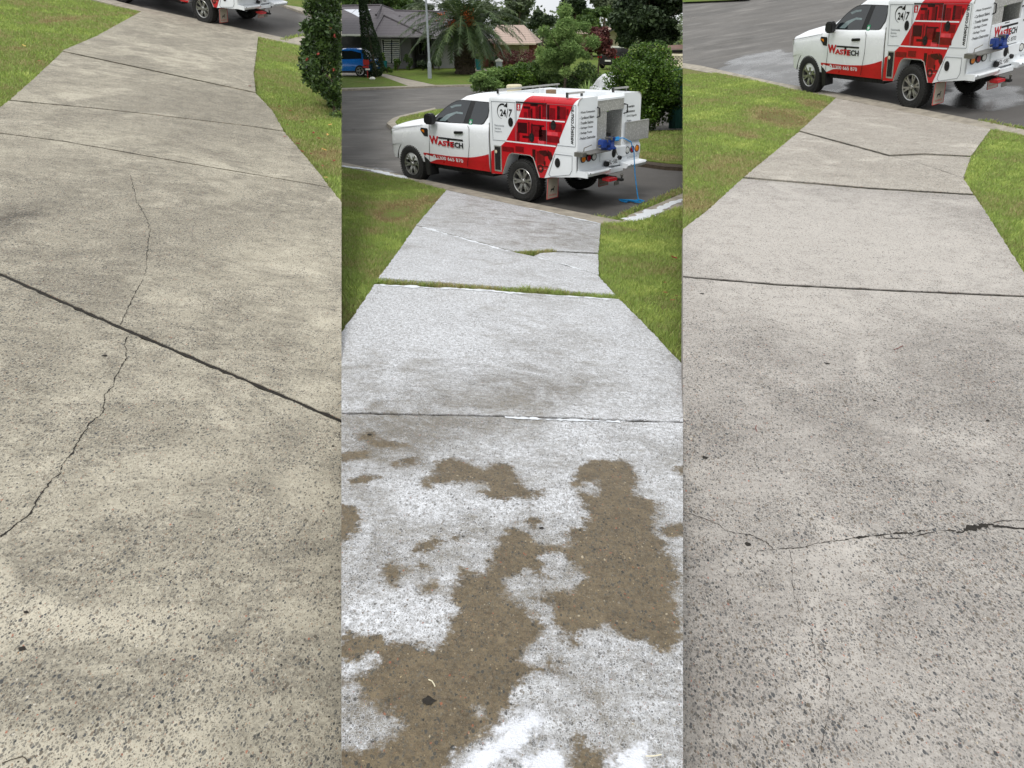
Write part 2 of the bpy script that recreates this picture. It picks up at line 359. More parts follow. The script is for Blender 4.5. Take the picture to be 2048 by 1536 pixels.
    M_['palmbark'] = simple('palm trunk', (70, 60, 48), .95, var=.5, scale=12, bump=1, bs=16)
    M_['orange'] = simple('orange palm fruit', (196, 96, 40), .6, var=.3, scale=10)
    # vehicle
    M_['white'] = simple('white vehicle paint', (232, 235, 238), .25, var=.04, scale=2, coat=.6)
    M_['white2'] = simple('powder coated white', (224, 228, 231), .38, var=.05, scale=3, coat=.2)
    M_['red'] = simple('red vinyl wrap', (186, 22, 34), .32, var=.10, scale=3, coat=.3)
    M_['red_dark'] = simple('dark red print', (116, 12, 22), .32, var=.3, scale=9, coat=.3)
    M_['red_deep'] = simple('near black red print', (58, 10, 16), .32, var=.3, scale=9, coat=.3)
    M_['red_light'] = simple('light red print', (214, 74, 84), .32, var=.2, scale=9, coat=.3)
    M_['black'] = simple('black plastic', (22, 22, 23), .5, var=.2, scale=10)
    M_['ink'] = simple('black lettering', (18, 18, 20), .4, var=.1)
    M_['greyink'] = simple('grey lettering', (104, 110, 116), .4, var=.1)
    M_['rubber'] = simple('tyre rubber', (34, 34, 33), .85, var=.25, scale=14, bump=.4, bs=60)
    M_['alloy'] = simple('alloy wheel', (168, 168, 166), .32, metal=.85, var=.1)
    M_['steel'] = simple('dull steel', (124, 122, 116), .45, metal=.7, var=.2, scale=8)
    M_['alu'] = simple('aluminium', (178, 178, 174), .4, metal=.6, var=.1)
    t = NT('tread plate'); o = t.obj(); wv = t.n('TexVoronoi', i_Vector=o, i_Scale=34)
    t.out(t.ramp(wv.outputs['Distance'], [(.15, lin(196, 196, 192)), (.5, lin(162, 162, 158))]), .42, .25); t.bump(wv.outputs['Distance'], .25, .004); M_['tread'] = t.m
    t = NT('tinted glass'); t.out(lin(26, 32, 36), .06, spec=.8); M_['glass'] = t.m
    M_['pane_sheen'] = simple('painted window reflection', (108, 124, 126), .3, var=.3, scale=6, coat=.6)
    M_['amber'] = simple('amber lens', (222, 128, 30), .2, coat=1); M_['redlens'] = simple('red lens', (142, 18, 34), .2, coat=1)
    M_['clear'] = simple('clear lens', (206, 208, 204), .15, coat=1)
    M_['blue'] = simple('blue enamel', (30, 58, 126), .4, var=.2, scale=10); M_['hose'] = simple('blue webbing', (24, 132, 196), .5, var=.2, scale=20)
    M_['green'] = simple('first aid green', (20, 132, 84), .4); M_['lime'] = simple('lime tool', (150, 200, 40), .4)
    M_['flap'] = simple('dusty mud flap', (166, 158, 144), .7, var=.15); M_['brown'] = simple('brown bracket', (128, 104, 80), .8)
    M_['under'] = simple('chassis black', (20, 19, 18), .9)
    M_['bluecar'] = simple('blue car paint', (24, 112, 200), .25, var=.06, coat=.8)
    # houses
    def tiles(name, c1, c2, sc, ax=2):
        t = NT(name); o = t.obj(); sep = t.n('SeparateXYZ', i_Vector=o)
        wv = t.math('FRACT', t.math('MULTIPLY', sep.outputs[2], sc))
        c = t.mix(t.noise(o, 2.5, 4), lin(*c1), lin(*c2)); c = t.mix(t.mr(wv, .0, .22, .75, 0), c, lin(*[x*.45 for x in c1]))
        wu = t.math('FRACT', t.math('MULTIPLY', sep.outputs[0], 3.2)); c = t.mix(t.mr(wu, 0, .15, .3, 0), c, lin(*[x*.6 for x in c1]))
        t.out(c, .7); t.bump(wv, .8, .06); return t.m
    M_['tile_dark'] = tiles('charcoal roof tiles', (74, 70, 74), (92, 87, 91), 5.5)
    M_['tile_tan'] = tiles('tan roof tiles', (156, 134, 122), (178, 158, 144), 5.5)
    M_['tile_grey'] = tiles('grey roof tiles', (118, 120, 124), (138, 140, 144), 5.5)
    M_['tile_brown'] = tiles('brown roof tiles', (112, 84, 74), (138, 106, 94), 6)
    M_['render_grey'] = simple('grey rendered wall', (128, 127, 128), .85, var=.07, scale=1)
    M_['render_pale'] = simple('pale grey wall', (168, 168, 168), .85, var=.07, scale=1)
    M_['cream'] = simple('cream wall', (200, 192, 164), .8, var=.06, scale=1); M_['trim'] = simple('white trim', (222, 222, 216), .5)
    M_['beige'] = simple('beige wall', (172, 162, 142), .8, var=.08, scale=1)
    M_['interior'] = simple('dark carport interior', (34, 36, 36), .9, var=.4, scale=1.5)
    M_['solar'] = simple('solar panel', (150, 160, 180), .12, var=.08, coat=1)
    M_['brick'] = simple('red brick', (122, 78, 62), .9, var=.2, scale=6); M_['pot'] = simple('teal pot', (32, 120, 124), .4)
    M_['galv'] = simple('galvanised pole', (150, 156, 162), .5, metal=.3, var=.1); M_['greenfence'] = simple('green steel fence', (28, 74, 66), .5, var=.1)
    M_['lattice'] = simple('cream lattice', (220, 212, 184), .6); M_['redpaint'] = simple('red post paint', (160, 34, 34), .5); M_['redtwig'] = simple('red brown twig', (120, 58, 50), .8)
mats()
def sdist(px, py, poly):     # signed distance in the polygon's own units, positive inside
    P = np.array(poly, float); Q = np.roll(P, -1, 0); d = np.full(px.shape, 1e9); ins = np.zeros(px.shape, bool)
    for (x0, y0), (x1, y1) in zip(P, Q):
        ex, ey = x1-x0, y1-y0; L = ex*ex+ey*ey+1e-12
        t = np.clip(((px-x0)*ex+(py-y0)*ey)/L, 0, 1); d = np.minimum(d, np.hypot(px-x0-t*ex, py-y0-t*ey))
        c = ((y0 > py) != (y1 > py)) & (px < (x1-x0)*(py-y0)/(y1-y0+1e-12)+x0); ins ^= c
    return np.where(ins, d, -d)

# ------------------------------------------------------------------ ground sheets
def sheet(name, plane, px, h, mat, sec, kind='structure', skirt=0.0, label=None):
    m = MB(); pts = [plane.at(x, y, h) for x, y in px]
    m.add(pts, [tuple(range(len(pts)))])
    if skirt:
        n = len(pts); low = [p-plane.n*skirt for p in pts]; m.add(pts+low, [(i, (i+1) % n, n+(i+1) % n, n+i) for i in range(n)])
    o = m.build(name, mat); o['kind'] = kind
    bm = bmesh.new(); bm.from_mesh(o.data); clip(bm, sec); bm.to_mesh(o.data); bm.free()
    up_fix(o, plane.n)
    return o
def up_fix(o, n):
    bm = bmesh.new(); bm.from_mesh(o.data)
    for f in bm.faces:
        if f.normal.dot(n) < -.3: f.normal_flip()
    bm.to_mesh(o.data); bm.free()
RM, RL, RR = ROAD['mid'], ROAD['left'], ROAD['right']
DM, DL, DR = DRV['mid'], DRV['left'], DRV['right']
def world_sheet(name, plane, pts, h, mat, sec, skirt=0):
    m = MB(); P = [plane.P(u, v, h) for u, v in pts]; m.add(P, [tuple(range(len(P)))])
    if skirt:
        n = len(P); low = [p-plane.n*skirt for p in P]; m.add(P+low, [(i, (i+1) % n, n+(i+1) % n, n+i) for i in range(n)])
    o = m.build(name, mat, sec=sec); o['kind'] = 'structure'; up_fix(o, plane.n); return o
# distant ground of the middle plot, then its street
world_sheet('ground', RM, [(-300, 9), (300, 9), (300, 600), (-300, 600)], -.05, M_['lawn_far'], 'mid')
world_sheet('earth_bed', RM, [(-300, -30), (300, -30), (300, 600), (-300, 600)], -.45, M_['lawn_far'], None)
def street(plane, sec, x0, x1, y0, y1, step, dark=(), wet=()):
    nu, nv = int((x1-x0)/step)+1, int((y1-y0)/step)+1
    U, V = np.meshgrid(np.linspace(x0, x1, nu), np.linspace(y0, y1, nv)); U = U.ravel(); V = V.ravel()
    m = MB(); m.v = [tuple(plane.P(a, b)) for a, b in zip(U, V)]
    m.f = [(j*nu+i, j*nu+i+1, (j+1)*nu+i+1, (j+1)*nu+i) for j in range(nv-1) for i in range(nu-1)]; m.m = [0]*len(m.f)
    o = m.build('street', M_['asphalt'], sec=sec); up_fix(o, plane.n); o['kind'] = 'structure'
    me = o.data; n = len(me.vertices); co = np.empty(n*3); me.vertices.foreach_get('co', co); co = co.reshape(-1, 3)-np.array(plane.o)
    X, Y = co @ np.array(plane.ax), co @ np.array(plane.ay)
    for nm, polys in (('dark', dark), ('wet', wet)):
        d = np.full(n, -2.0)
        for P in polys: d = np.maximum(d, sdist(X, Y, [plane.uv(plane.at(*q)) for q in P]))
        me.attributes.new(nm, 'FLOAT', 'POINT').data.foreach_set('value', d.astype(np.float32))
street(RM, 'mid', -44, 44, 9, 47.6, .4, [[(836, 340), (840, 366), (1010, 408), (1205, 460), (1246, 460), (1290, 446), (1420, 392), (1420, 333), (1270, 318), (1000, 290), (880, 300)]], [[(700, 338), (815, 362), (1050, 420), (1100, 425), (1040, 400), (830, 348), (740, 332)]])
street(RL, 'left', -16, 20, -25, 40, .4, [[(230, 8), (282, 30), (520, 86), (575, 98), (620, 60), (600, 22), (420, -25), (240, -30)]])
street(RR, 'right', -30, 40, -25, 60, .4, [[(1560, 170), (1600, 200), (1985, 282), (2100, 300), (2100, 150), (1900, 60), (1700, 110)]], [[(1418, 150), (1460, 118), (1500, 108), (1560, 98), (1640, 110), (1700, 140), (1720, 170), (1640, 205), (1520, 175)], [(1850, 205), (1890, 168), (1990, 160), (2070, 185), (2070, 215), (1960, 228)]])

# near plots: soil sheet that carries lawn and driveway
def near(sec, pl, px, skirt=1.2):
    return sheet('lawn_soil', pl, px, -.045, M_['lawn'], sec, skirt=skirt)
near('mid', DM, [(640, 325), (815, 360), (893, 381), (1201, 448), (1245, 457.5), (1400, 491), (1400, 1640), (640, 1640)])
near('left', DL, [(-120, -64), (282, 24), (516, 75), (700, 115), (700, 1640), (-120, 1640)])
near('right', DR, [(1340, 131), (1672, 197), (1985, 259), (2200, 301), (2200, 1640), (1340, 1640)])
sheet('lawn_soil', RM, [(1203, 447), (1245, 446), (1290, 440), (1400, 404), (1400, 500), (1245, 457.5)], .075, M_['lawn'], 'mid', skirt=.1)

# ------------------------------------------------------------------ driveway slabs
ZA = lambda L: [(683+u*.3335, 820+v*.3335) for u, v in L]
ZB = lambda L: [(683+u*.3335, 1176+v*.3335) for u, v in L]
CLEAR = [ZA([(80, 140), (180, 130), (230, 180), (340, 195), (430, 190), (390, 225), (300, 235), (200, 215), (130, 180)]),
 ZA([(-40, 260), (150, 235), (175, 265), (130, 300), (-40, 310)]), ZA([(310, 340), (340, 295), (440, 285), (470, 310), (400, 340)]),
 ZA([(560, 300), (650, 290), (760, 305), (850, 360), (900, 330), (950, 310), (1020, 340), (1060, 400), (1050, 430), (1110, 450), (1140, 480), (1220, 475), (1220, 500), (1150, 530), (1030, 530), (1000, 545), (940, 530), (850, 530), (820, 490), (890, 450), (800, 430), (700, 430), (570, 440), (500, 470), (480, 440), (560, 380)]),
 ZA([(50, 410), (150, 380), (230, 400), (150, 440), (50, 450)]), ZA([(-40, 560), (80, 580), (130, 640), (100, 750), (-40, 790)]),
 ZA([(1390, 400), (1420, 340), (1500, 295), (1600, 300), (1700, 300), (1760, 360), (1780, 420), (1760, 500), (1850, 530), (1920, 590), (1900, 620), (1860, 690), (1900, 760), (1960, 800), (1940, 860), (2010, 930), (1990, 1180), (2048, 1270), (2040, 1370), (1990, 1470), (1940, 1490), (1880, 1430), (1720, 1360), (1600, 1310), (1500, 1320), (1440, 1360), (1380, 1400), (1340, 1370), (1280, 1310), (1270, 1230), (1220, 1160), (1130, 1120), (1230, 1090), (1430, 1070), (1440, 1000), (1360, 900), (1290, 845), (1200, 870), (1190, 930), (1250, 1000), (1250, 1060), (1200, 1010), (1100, 950), (960, 1030), (980, 1080), (1010, 1130), (1130, 1200), (1200, 1270), (1210, 1320), (1170, 1390), (1080, 1450), (1070, 1500), (1160, 1540), (1260, 1500), (1300, 1520), (1200, 1570), (1110, 1610), (1050, 1690), (1040, 1790), (960, 1850), (900, 1970), (820, 2000), (700, 2090), (640, 2400), (-40, 2400), (-40, 2050), (200, 2010), (330, 1950), (350, 1870), (250, 1810), (130, 1710), (100, 1630), (-40, 1630), (-40, 1330), (200, 1330), (300, 1380), (420, 1400), (560, 1430), (620, 1350), (640, 1270), (700, 1170), (640, 1110), (690, 1060), (700, 930), (830, 990), (870, 960), (900, 880), (940, 770), (1000, 700), (1060, 710), (1110, 720), (1140, 760), (1180, 810), (1300, 820), (1380, 800), (1340, 740), (1360, 710), (1440, 700), (1470, 640), (1440, 560), (1430, 510), (1400, 470)]),
 ZA([(1060, 660), (1130, 635), (1220, 650), (1210, 690), (1120, 700)]), ZA([(400, 850), (450, 790), (580, 750), (600, 780), (560, 850), (420, 870)]),
 ZA([(260, 920), (330, 900), (350, 960), (320, 1040), (260, 1040)]), ZA([(640, 760), (720, 750), (730, 780), (660, 800)]), ZA([(350, 930), (500, 930), (520, 950), (380, 955)]),
 ZA([(490, 1040), (550, 1030), (570, 1090), (490, 1100)]), ZA([(1980, 350), (2080, 330), (2080, 420)]), ZA([(1860, 700), (2080, 680), (2080, 750), (1950, 780)]),
 ZB([(1310, 880), (1420, 900), (1500, 960), (1650, 1000), (1700, 1000), (1600, 1300), (1340, 1300), (1340, 960)])]
KEEP = [ZA([(1440, 470), (1460, 430), (1530, 430), (1550, 465), (1530, 500), (1470, 505)]), ZB([(-40, 450), (80, 440), (180, 400), (200, 430), (120, 500), (60, 560), (-40, 570)]), ZB([(790, 730), (830, 760), (880, 800), (870, 810), (820, 780)])]
THICK = [ZB([(1000, 850), (1080, 770), (1170, 760), (1150, 850), (1080, 940), (960, 1010), (900, 1100), (850, 1400), (600, 1400), (690, 1090), (750, 1010), (880, 920)]),
 ZB([(1100, 1040), (1250, 930), (1340, 960), (1330, 1079), (1300, 1400), (1060, 1400)]), ZB([(1700, 1000), (1740, 940), (1820, 940), (1840, 1079), (1840, 1400), (1560, 1400), (1620, 1040)])]
DENS = [(760, 600, 90, .3), (900, 700, 80, .2), (800, 640, 120, .25), (1240, 625, 60, .35), (1300, 720, 70, .15), (1000, 640, 120, .1), (860, 730, 40, -.2), (1100, 780, 90, -.2), (1180, 770, 60, -.15), (760, 770, 60, -.2), (950, 800, 90, -.25), (1020, 690, 60, -.15),
 (1270, 640, 25, -.4), (1050, 800, 60, -.2), (860, 530, 60, .25), (960, 560, 60, .15), (1130, 540, 50, .1), (1150, 525, 40, .3), (960, 470, 40, .1), (1080, 455, 70, -.1), (1150, 480, 60, -.15), (900, 400, 30, .1), (930, 430, 40, -.15), (790, 560, 40, .2),
 (820, 850, 100, -.3), (740, 900, 50, -.25), (1010, 900, 60, .2), (1180, 880, 70, .35), (1100, 870, 60, .15), (830, 980, 60, .3), (1000, 1010, 40, .6), (1130, 1010, 50, .4), (860, 1050, 90, .05), (720, 1230, 60, .45), (860, 1240, 60, .55), (790, 1180, 80, .1), (1220, 1280, 60, .25), (1120, 1360, 60, -.1),
 (1180, 1420, 90, -.1), (1300, 1460, 70, .1), (730, 1440, 60, -.1), (1050, 1170, 50, -.1), (1110, 1160, 60, .05), (1330, 960, 60, .15), (1320, 850, 60, .25), (700, 1000, 60, -.1), (1240, 1490, 60, -.1)]
GRIME = {'left': [(10, 440, 60, .8), (150, 390, 130, .4), (320, 470, 130, .35), (520, 430, 110, .2), (330, 205, 150, .35), (480, 240, 90, .25), (140, 190, 60, -.4), (130, 290, 110, -.35), (270, 320, 60, -.2), (560, 520, 90, -.35), (350, 600, 70, -.3), (640, 620, 70, -.3), (90, 580, 90, .35), (60, 720, 100, .45), (300, 860, 80, .35), (560, 880, 70, .4), (340, 760, 80, -.3), (170, 800, 60, -.2), (350, 930, 80, -.25), (640, 990, 60, -.5), (540, 1060, 90, .3), (300, 1080, 120, .2), (480, 1330, 110, .35), (300, 1450, 90, .2), (600, 1500, 110, .35), (180, 1250, 60, -.2), (620, 1250, 80, -.25), (80, 1440, 70, -.2), (250, 980, 60, -.25)],
 'right': [(1450, 420, 130, -.5), (1650, 440, 150, -.5), (1850, 450, 150, -.5), (1480, 510, 130, -.45), (1700, 520, 150, -.45), (1900, 530, 150, -.4), (1500, 690, 90, .2), (1900, 690, 130, .3), (1410, 860, 100, .5), (1660, 800, 50, .45), (1700, 690, 90, -.15), (1960, 800, 120, .35), (1480, 960, 110, -.15), (1570, 860, 40, -.25), (1620, 1150, 110, -.08), (1520, 1290, 70, -.2), (1900, 1230, 150, .25), (1450, 600, 130, -.35), (1640, 620, 120, -.35), (1840, 640, 120, -.2), (1400, 1380, 100, .2), (1760, 930, 120, .2), (1980, 1000, 80, -.1), (1750, 1040, 90, -.05), (1650, 620, 120, -.1)]}
def slab(pl, px, sec, mat, step, foam=False, d0=.62, h=0.0):
    # outline with slightly broken edges
    pts = [pl.at(x, y) for x, y in px]; uv = []
    for i in range(len(pts)):
        a, b = pts[i], pts[(i+1) % len(pts)]; L = (b-a).length; k = max(1, int(L/.05)); px0, px1 = px[i][0], px[(i+1) % len(px)][0]
        seam = (abs(px0-683) < .6 and abs(px1-683) < .6) or (abs(px0-1366) < .6 and abs(px1-1366) < .6)
        for j in range(k):
            p = a.lerp(b, j/k); u, v = pl.uv(p)
            if j and not seam: u += random.gauss(0, .0042); v += random.gauss(0, .0042)
            uv.append((u, v))
    bm = bmesh.new(); vs = [bm.verts.new((u, v, 0)) for u, v in uv]; f = bm.faces.new(vs)
    us = [q[0] for q in uv]; ws = [q[1] for q in uv]
    if step:
        for ax, lo, hi in ((0, min(us), max(us)), (1, min(ws), max(ws))):
            c = lo+step/2
            while c < hi:
                co = Vector((c, 0, 0)) if ax == 0 else Vector((0, c, 0)); no = Vector((1, 0, 0)) if ax == 0 else Vector((0, 1, 0))
                bmesh.ops.bisect_plane(bm, geom=bm.verts[:]+bm.edges[:]+bm.faces[:], plane_co=co, plane_no=no); c += step
    bmesh.ops.triangulate(bm, faces=[f for f in bm.faces if len(f.verts) > 4])
    top = bm.faces[:]; be = [e for e in bm.edges if len(e.link_faces) == 1]
    ret = bmesh.ops.extrude_edge_only(bm, edges=be); nv = [v for v in ret['geom'] if isinstance(v, bmesh.types.BMVert)]
    for v in nv: v.co.z = -.10
    for f in top:
        if f.normal.z < 0: f.normal_flip()
    me = bpy.data.meshes.new('driveway_slab'); bm.to_mesh(me); bm.free(); me.materials.append(mat)
    o = link('driveway_slab', me); o['kind'] = 'structure'
    M = Matrix.Identity(4)
    for i, a in enumerate((pl.ax, pl.ay, pl.n)): M.col[i][:3] = a
    M.translation = pl.o+pl.n*h; o.matrix_world = M
    if sec in GRIME and step:
        n = len(me.vertices); co = np.empty(n*3); me.vertices.foreach_get('co', co); co = co.reshape(-1, 3); g = np.zeros(n)
        for x, y, r, a in GRIME[sec]:
            c = Vector(pl.uv(pl.at(x, y))); rx = (Vector(pl.uv(pl.at(x+r, y)))-c).length; ry = (Vector(pl.uv(pl.at(x, y+r*.6)))-c).length
            g += a*np.exp(-((co[:, 0]-c.x)/rx)**2-((co[:, 1]-c.y)/ry)**2)
        me.attributes.new('grime', 'FLOAT', 'POINT').data.foreach_set('value', g.astype(np.float32))
    if foam:
        n = len(me.vertices); co = np.empty(n*3); me.vertices.foreach_get('co', co); co = co.reshape(-1, 3); X, Y = co[:, 0], co[:, 1]
        W = lambda poly: [pl.uv(pl.at(*q)) for q in poly]
        cl = np.full(n, -1.0)
        for P in CLEAR: cl = np.maximum(cl, sdist(X, Y, W(P)))
        for P in KEEP: cl = np.minimum(cl, -sdist(X, Y, W(P)))
        th = np.full(n, -1.0)
        for P in THICK: th = np.maximum(th, sdist(X, Y, W(P)))
        de = np.full(n, d0)
        for x, y, r, a in DENS:
            c = Vector(pl.uv(pl.at(x, y))); rx = (Vector(pl.uv(pl.at(x+r, y)))-c).length; ry = (Vector(pl.uv(pl.at(x, y+r*.7)))-c).length
            de += a*np.exp(-((X-c.x)/rx)**2-((Y-c.y)/ry)**2)
        for nm, arr in (('clear', cl), ('thick', th), ('dens', de)):
            a = me.attributes.new(nm, 'FLOAT', 'POINT'); a.data.foreach_set('value', np.clip(arr, -1, 2).astype(np.float32))
    return o
MIDS = [[(893, 380), (1201, 447), (1197, 505), (1110, 501), (1075, 501), (1032, 503), (833, 450)],
 [(832, 453), (1030, 507), (1064, 514), (1194, 552), (1230, 591), (1040, 578), (757, 558), (805, 493)],
 [(1068, 513), (1080, 507), (1110, 505), (1196, 509), (1197, 549)],
 [(750, 568), (1040, 585), (1238, 598), (1290, 650), (1366, 730), (1366, 842), (960, 829), (683, 824), (683, 664), (713, 623)],
 [(683, 828), (960, 833), (1366, 846), (1366, 1600), (683, 1600)]]
for i, (P, st, d0) in enumerate(zip(MIDS, (.06, .06, .06, .045, .02), (.72, .84, .88, .76, .62))):
    slab(DM, P, 'mid', M_['conc_foam'], st, True, d0, h=(0, .012, .004, 0, 0)[i])
LEFTS = [[(282, 23), (516, 74), (512, 110), (507, 145), (511, 184), (125, 101), (193, 72)],
 [(125, 103.5), (511, 186.5), (520, 195), (545, 222), (567, 261), (495, 250.5), (290, 226.5), (170, 213.5), (20, 199.5), (67, 158)],
 [(17, 201.5), (170, 215), (290, 228), (495, 252), (568, 263.5), (600, 300), (640, 348), (658, 373.3), (340, 319), (200, 294), (125, 281), (0, 265), (-60, 258), (-60, 250), (0, 214)],
 [(-60, 260), (0, 267), (125, 283), (200, 296), (340, 321), (661, 375.5), (683, 405), (683, 838), (240, 650.5), (0, 545), (-60, 517)],
 [(-60, 524), (0, 552), (240, 658), (683, 846), (683, 1600), (-60, 1600)]]
for P in LEFTS: slab(DL, P, 'left', M_['conc_old'], .08)
RIGHTS = [[(1672, 196), (1981, 258), (1942, 311), (1850, 306), (1779, 309), (1600, 261)],
 [(1598, 263.5), (1779, 313), (1850, 310), (1941, 314), (1930, 345), (1926, 355), (1946, 387), (1736, 374), (1489, 353)],
 [(1485, 357), (1736, 378), (1949, 391), (1969, 420), (2048, 545), (2078, 590), (2048, 590), (1780, 578.5), (1550, 566.5), (1366, 551), (1366, 458), (1416, 420)],
 [(1366, 555), (1550, 571), (1780, 583), (2048, 594.5), (2120, 598), (2120, 1600), (1366, 1600)]]
for i, P in enumerate(RIGHTS): slab(DR, P, 'right', M_['conc_clean' if i > 1 else 'conc_clean_far'], .08)

# ------------------------------------------------------------------ joints, cracks, kerbs
def ribbon(name, pl, px, width, mat, sec, h=.002, jit=.006, step=.02, wj=.5, kind='structure'):
    P = [pl.at(x, y, h) for x, y in px]; out = []
    for a, b in zip(P[:-1], P[1:]):
        k = max(1, int((b-a).length/step)); out += [a.lerp(b, j/k) for j in range(k)]
    out.append(P[-1]); n = len(out); off = 0; wn_ = 0; vs = []
    wa = width if callable(width) else (lambda t: width)
    for i, p in enumerate(out):
        t = (out[min(n-1, i+1)]-out[max(0, i-1)]).normalized(); s = t.cross(pl.n)
        off = off*.75+random.gauss(0, jit); wn_ = wn_*.6+random.gauss(0, wj)*.8; wd = wa(i/(n-1))*max(.15, 1+wn_)/2
        vs += [p+s*(off-wd), p+s*(off+wd)]
    m = MB(); m.add(vs, [(2*i, 2*i+1, 2*i+3, 2*i+2) for i in range(n-1)])
    o = m.build(name, mat, sec=sec); up_fix(o, pl.n); o['kind'] = kind; return o
for P, wd in (([(-40, 529), (0, 548.5), (240, 654.5), (683, 842)], .026), ([(0, 266), (125, 282), (340, 320), (660, 374.5)], .016), ([(20, 200.5), (170, 214.5), (290, 227), (495, 251), (560, 262)], .018), ([(125, 102), (508, 184)], .018)):
    ribbon('joint_shade_fill', DL, P, wd, M_['crack'], 'left', -.006, .0006, .03, .1)  # near-black soil strips; the shade of the joint gaps is put into their colour
for P in ([(1366, 553), (1550, 568.5), (1780, 580.5), (2048, 592)], [(1486, 355.5), (1736, 376), (1947, 389)], [(1598, 262), (1779, 311), (1850, 308), (1942, 312.5)]):
    ribbon('joint_shade_fill', DR, P, .035, M_['crack'], 'right', -.008, .001, .03, .15)
for P in ([(683, 826), (960, 831), (1366, 844)], [(1032, 505), (1080, 504), (1110, 503), (1195, 507)]):
    ribbon('joint_shade_fill', DM, P, .03, M_['crack'], 'mid', -.008, .001, .03, .15)
ribbon('crack', DL, [(262, 350), (268, 380), (272, 400), (296, 440), (300, 460), (293, 520), (292, 545), (275, 580), (265, 595), (250, 630), (243, 650)], .0035, M_['crack'], 'left', jit=.0028, step=.012)
ribbon('crack', DL, [(256, 672), (250, 690), (252, 715), (240, 740), (232, 755), (228, 772), (209, 790), (205, 825), (180, 845), (170, 860), (150, 890), (145, 905), (125, 930), (122, 945), (100, 965), (80, 990), (72, 1010), (55, 1030), (35, 1045), (20, 1060), (0, 1073)], .0048, M_['crack'], 'left', jit=.0024, step=.009)
ZR = lambda L: [(1366+u*.333, 960+v*.333) for u, v in L]
ribbon('crack', DR, ZR([(0, 190), (60, 205), (100, 215), (180, 255), (230, 270), (260, 300), (330, 318), (400, 330), (440, 345), (500, 375), (545, 412)]), .0035, M_['crack'], 'right', jit=.002, step=.008)
ribbon('crack', DR, ZR([(430, 445), (500, 420), (560, 422), (640, 412), (720, 405), (780, 385), (880, 370), (985, 354)]), .0028, M_['crack'], 'right', jit=.0022, step=.008)
ribbon('crack', DR, ZR([(975, 356), (1060, 345), (1130, 333), (1300, 322), (1400, 312), (1500, 302), (1640, 303)]), .008, M_['crack'], 'right', jit=.002, step=.008)
ribbon('crack', DR, ZR([(1200, 348), (1260, 352), (1330, 348), (1400, 335), (1440, 325), (1500, 312)]), .0045, M_['crack'], 'right', jit=.0022, step=.008)
ribbon('crack', DR, ZR([(1640, 312), (1680, 308), (1740, 290), (1800, 275), (1865, 264)]), lambda t: .010+.020*math.sin(t*3.1)**2, M_['crack'], 'right', jit=.0025, step=.006, wj=.4)
ribbon('crack', DR, ZR([(1860, 275), (1930, 285), (2000, 290), (2060, 293)]), .016, M_['crack'], 'right', jit=.002, step=.008, wj=.2)
ribbon('crack', DR, ZR([(1865, 258), (1920, 242), (1990, 237), (2060, 243)]), .004, M_['crack'], 'right', jit=.002, step=.008)
ribbon('crack', DR, ZR([(640, 415), (650, 500), (657, 590), (662, 680), (690, 740), (700, 800), (725, 860), (770, 890), (780, 930), (772, 965), (790, 1000), (790, 1040), (820, 1090), (860, 1130), (880, 1200), (875, 1320), (880, 1400), (860, 1480), (830, 1600), (810, 1740)]), .0013, M_['crack'], 'right', jit=.0014, step=.008)
ribbon('crack', DR, [(1779, 311), (1830, 324), (1880, 340), (1925, 355)], .006, M_['crack'], 'right', jit=.006, step=.03)
# lines of suds caught on the joints of the middle driveway
ribbon('suds_line', DM, [(845, 454), (930, 478), (1020, 503)], .05, M_['suds'], 'mid', .014, .008, .03, .7)
ribbon('suds_line', DM, [(1075, 515), (1140, 532), (1190, 548)], .025, M_['suds'], 'mid', .014, .008, .03, .8)
ribbon('suds_line', DM, [(760, 569), (900, 577), (1040, 586.5), (1100, 590), (1236, 599)], .05, M_['suds'], 'mid', .004, .008, .03, .6)
ribbon('suds_line', DM, [(1010, 834.5), (1100, 838), (1240, 843)], .014, M_['suds'], 'mid', .004, .003, .015, .9)
ribbon('suds_line', DM, [(1060, 416.5), (1199, 447)], .07, M_['suds'], 'mid', .006, .008, .04, .5)
# pits in the concrete
def pit(pl, x, y, r, sec):
    c = pl.at(x, y, .0022); m = MB(); vs = []; n = 11
    for j in range(n):
        a = 2*math.pi*j/n; rr = r*random.uniform(.65, 1.2); vs.append(c+pl.ax*rr*math.cos(a)+pl.ay*rr*.8*math.sin(a))
    m.add(vs, [tuple(range(n))]); o = m.build('concrete_pit', M_['crack']); up_fix(o, pl.n); o['kind'] = 'structure'
for a in ((DL, 210, 711, 0.0165, 'left'), (DL, 358, 731, 0.0060, 'left'), (DL, 45, 1297, 0.0120, 'left'), (DL, 52, 1224, 0.0090, 'left'), (DL, 666, 892, 0.0090, 'left'), (DR, 1655, 727, 0.0180, 'right'), (DR, 1410, 915, 0.0210, 'right'), (DR, 1750, 801, 0.0105, 'right'),
          (DR, 1404, 587, 0.0180, 'right'), (DR, 1976, 841, 0.0135, 'right'), (DR, 2018, 950, 0.0090, 'right'), (DR, 1496, 1088, 0.0165, 'right'), (DM, 739, 869, 0.0150, 'mid'), (DM, 1083, 1056, 0.0120, 'mid'), (DM, 857, 1400, 0.0210, 'mid')): pit(*a)
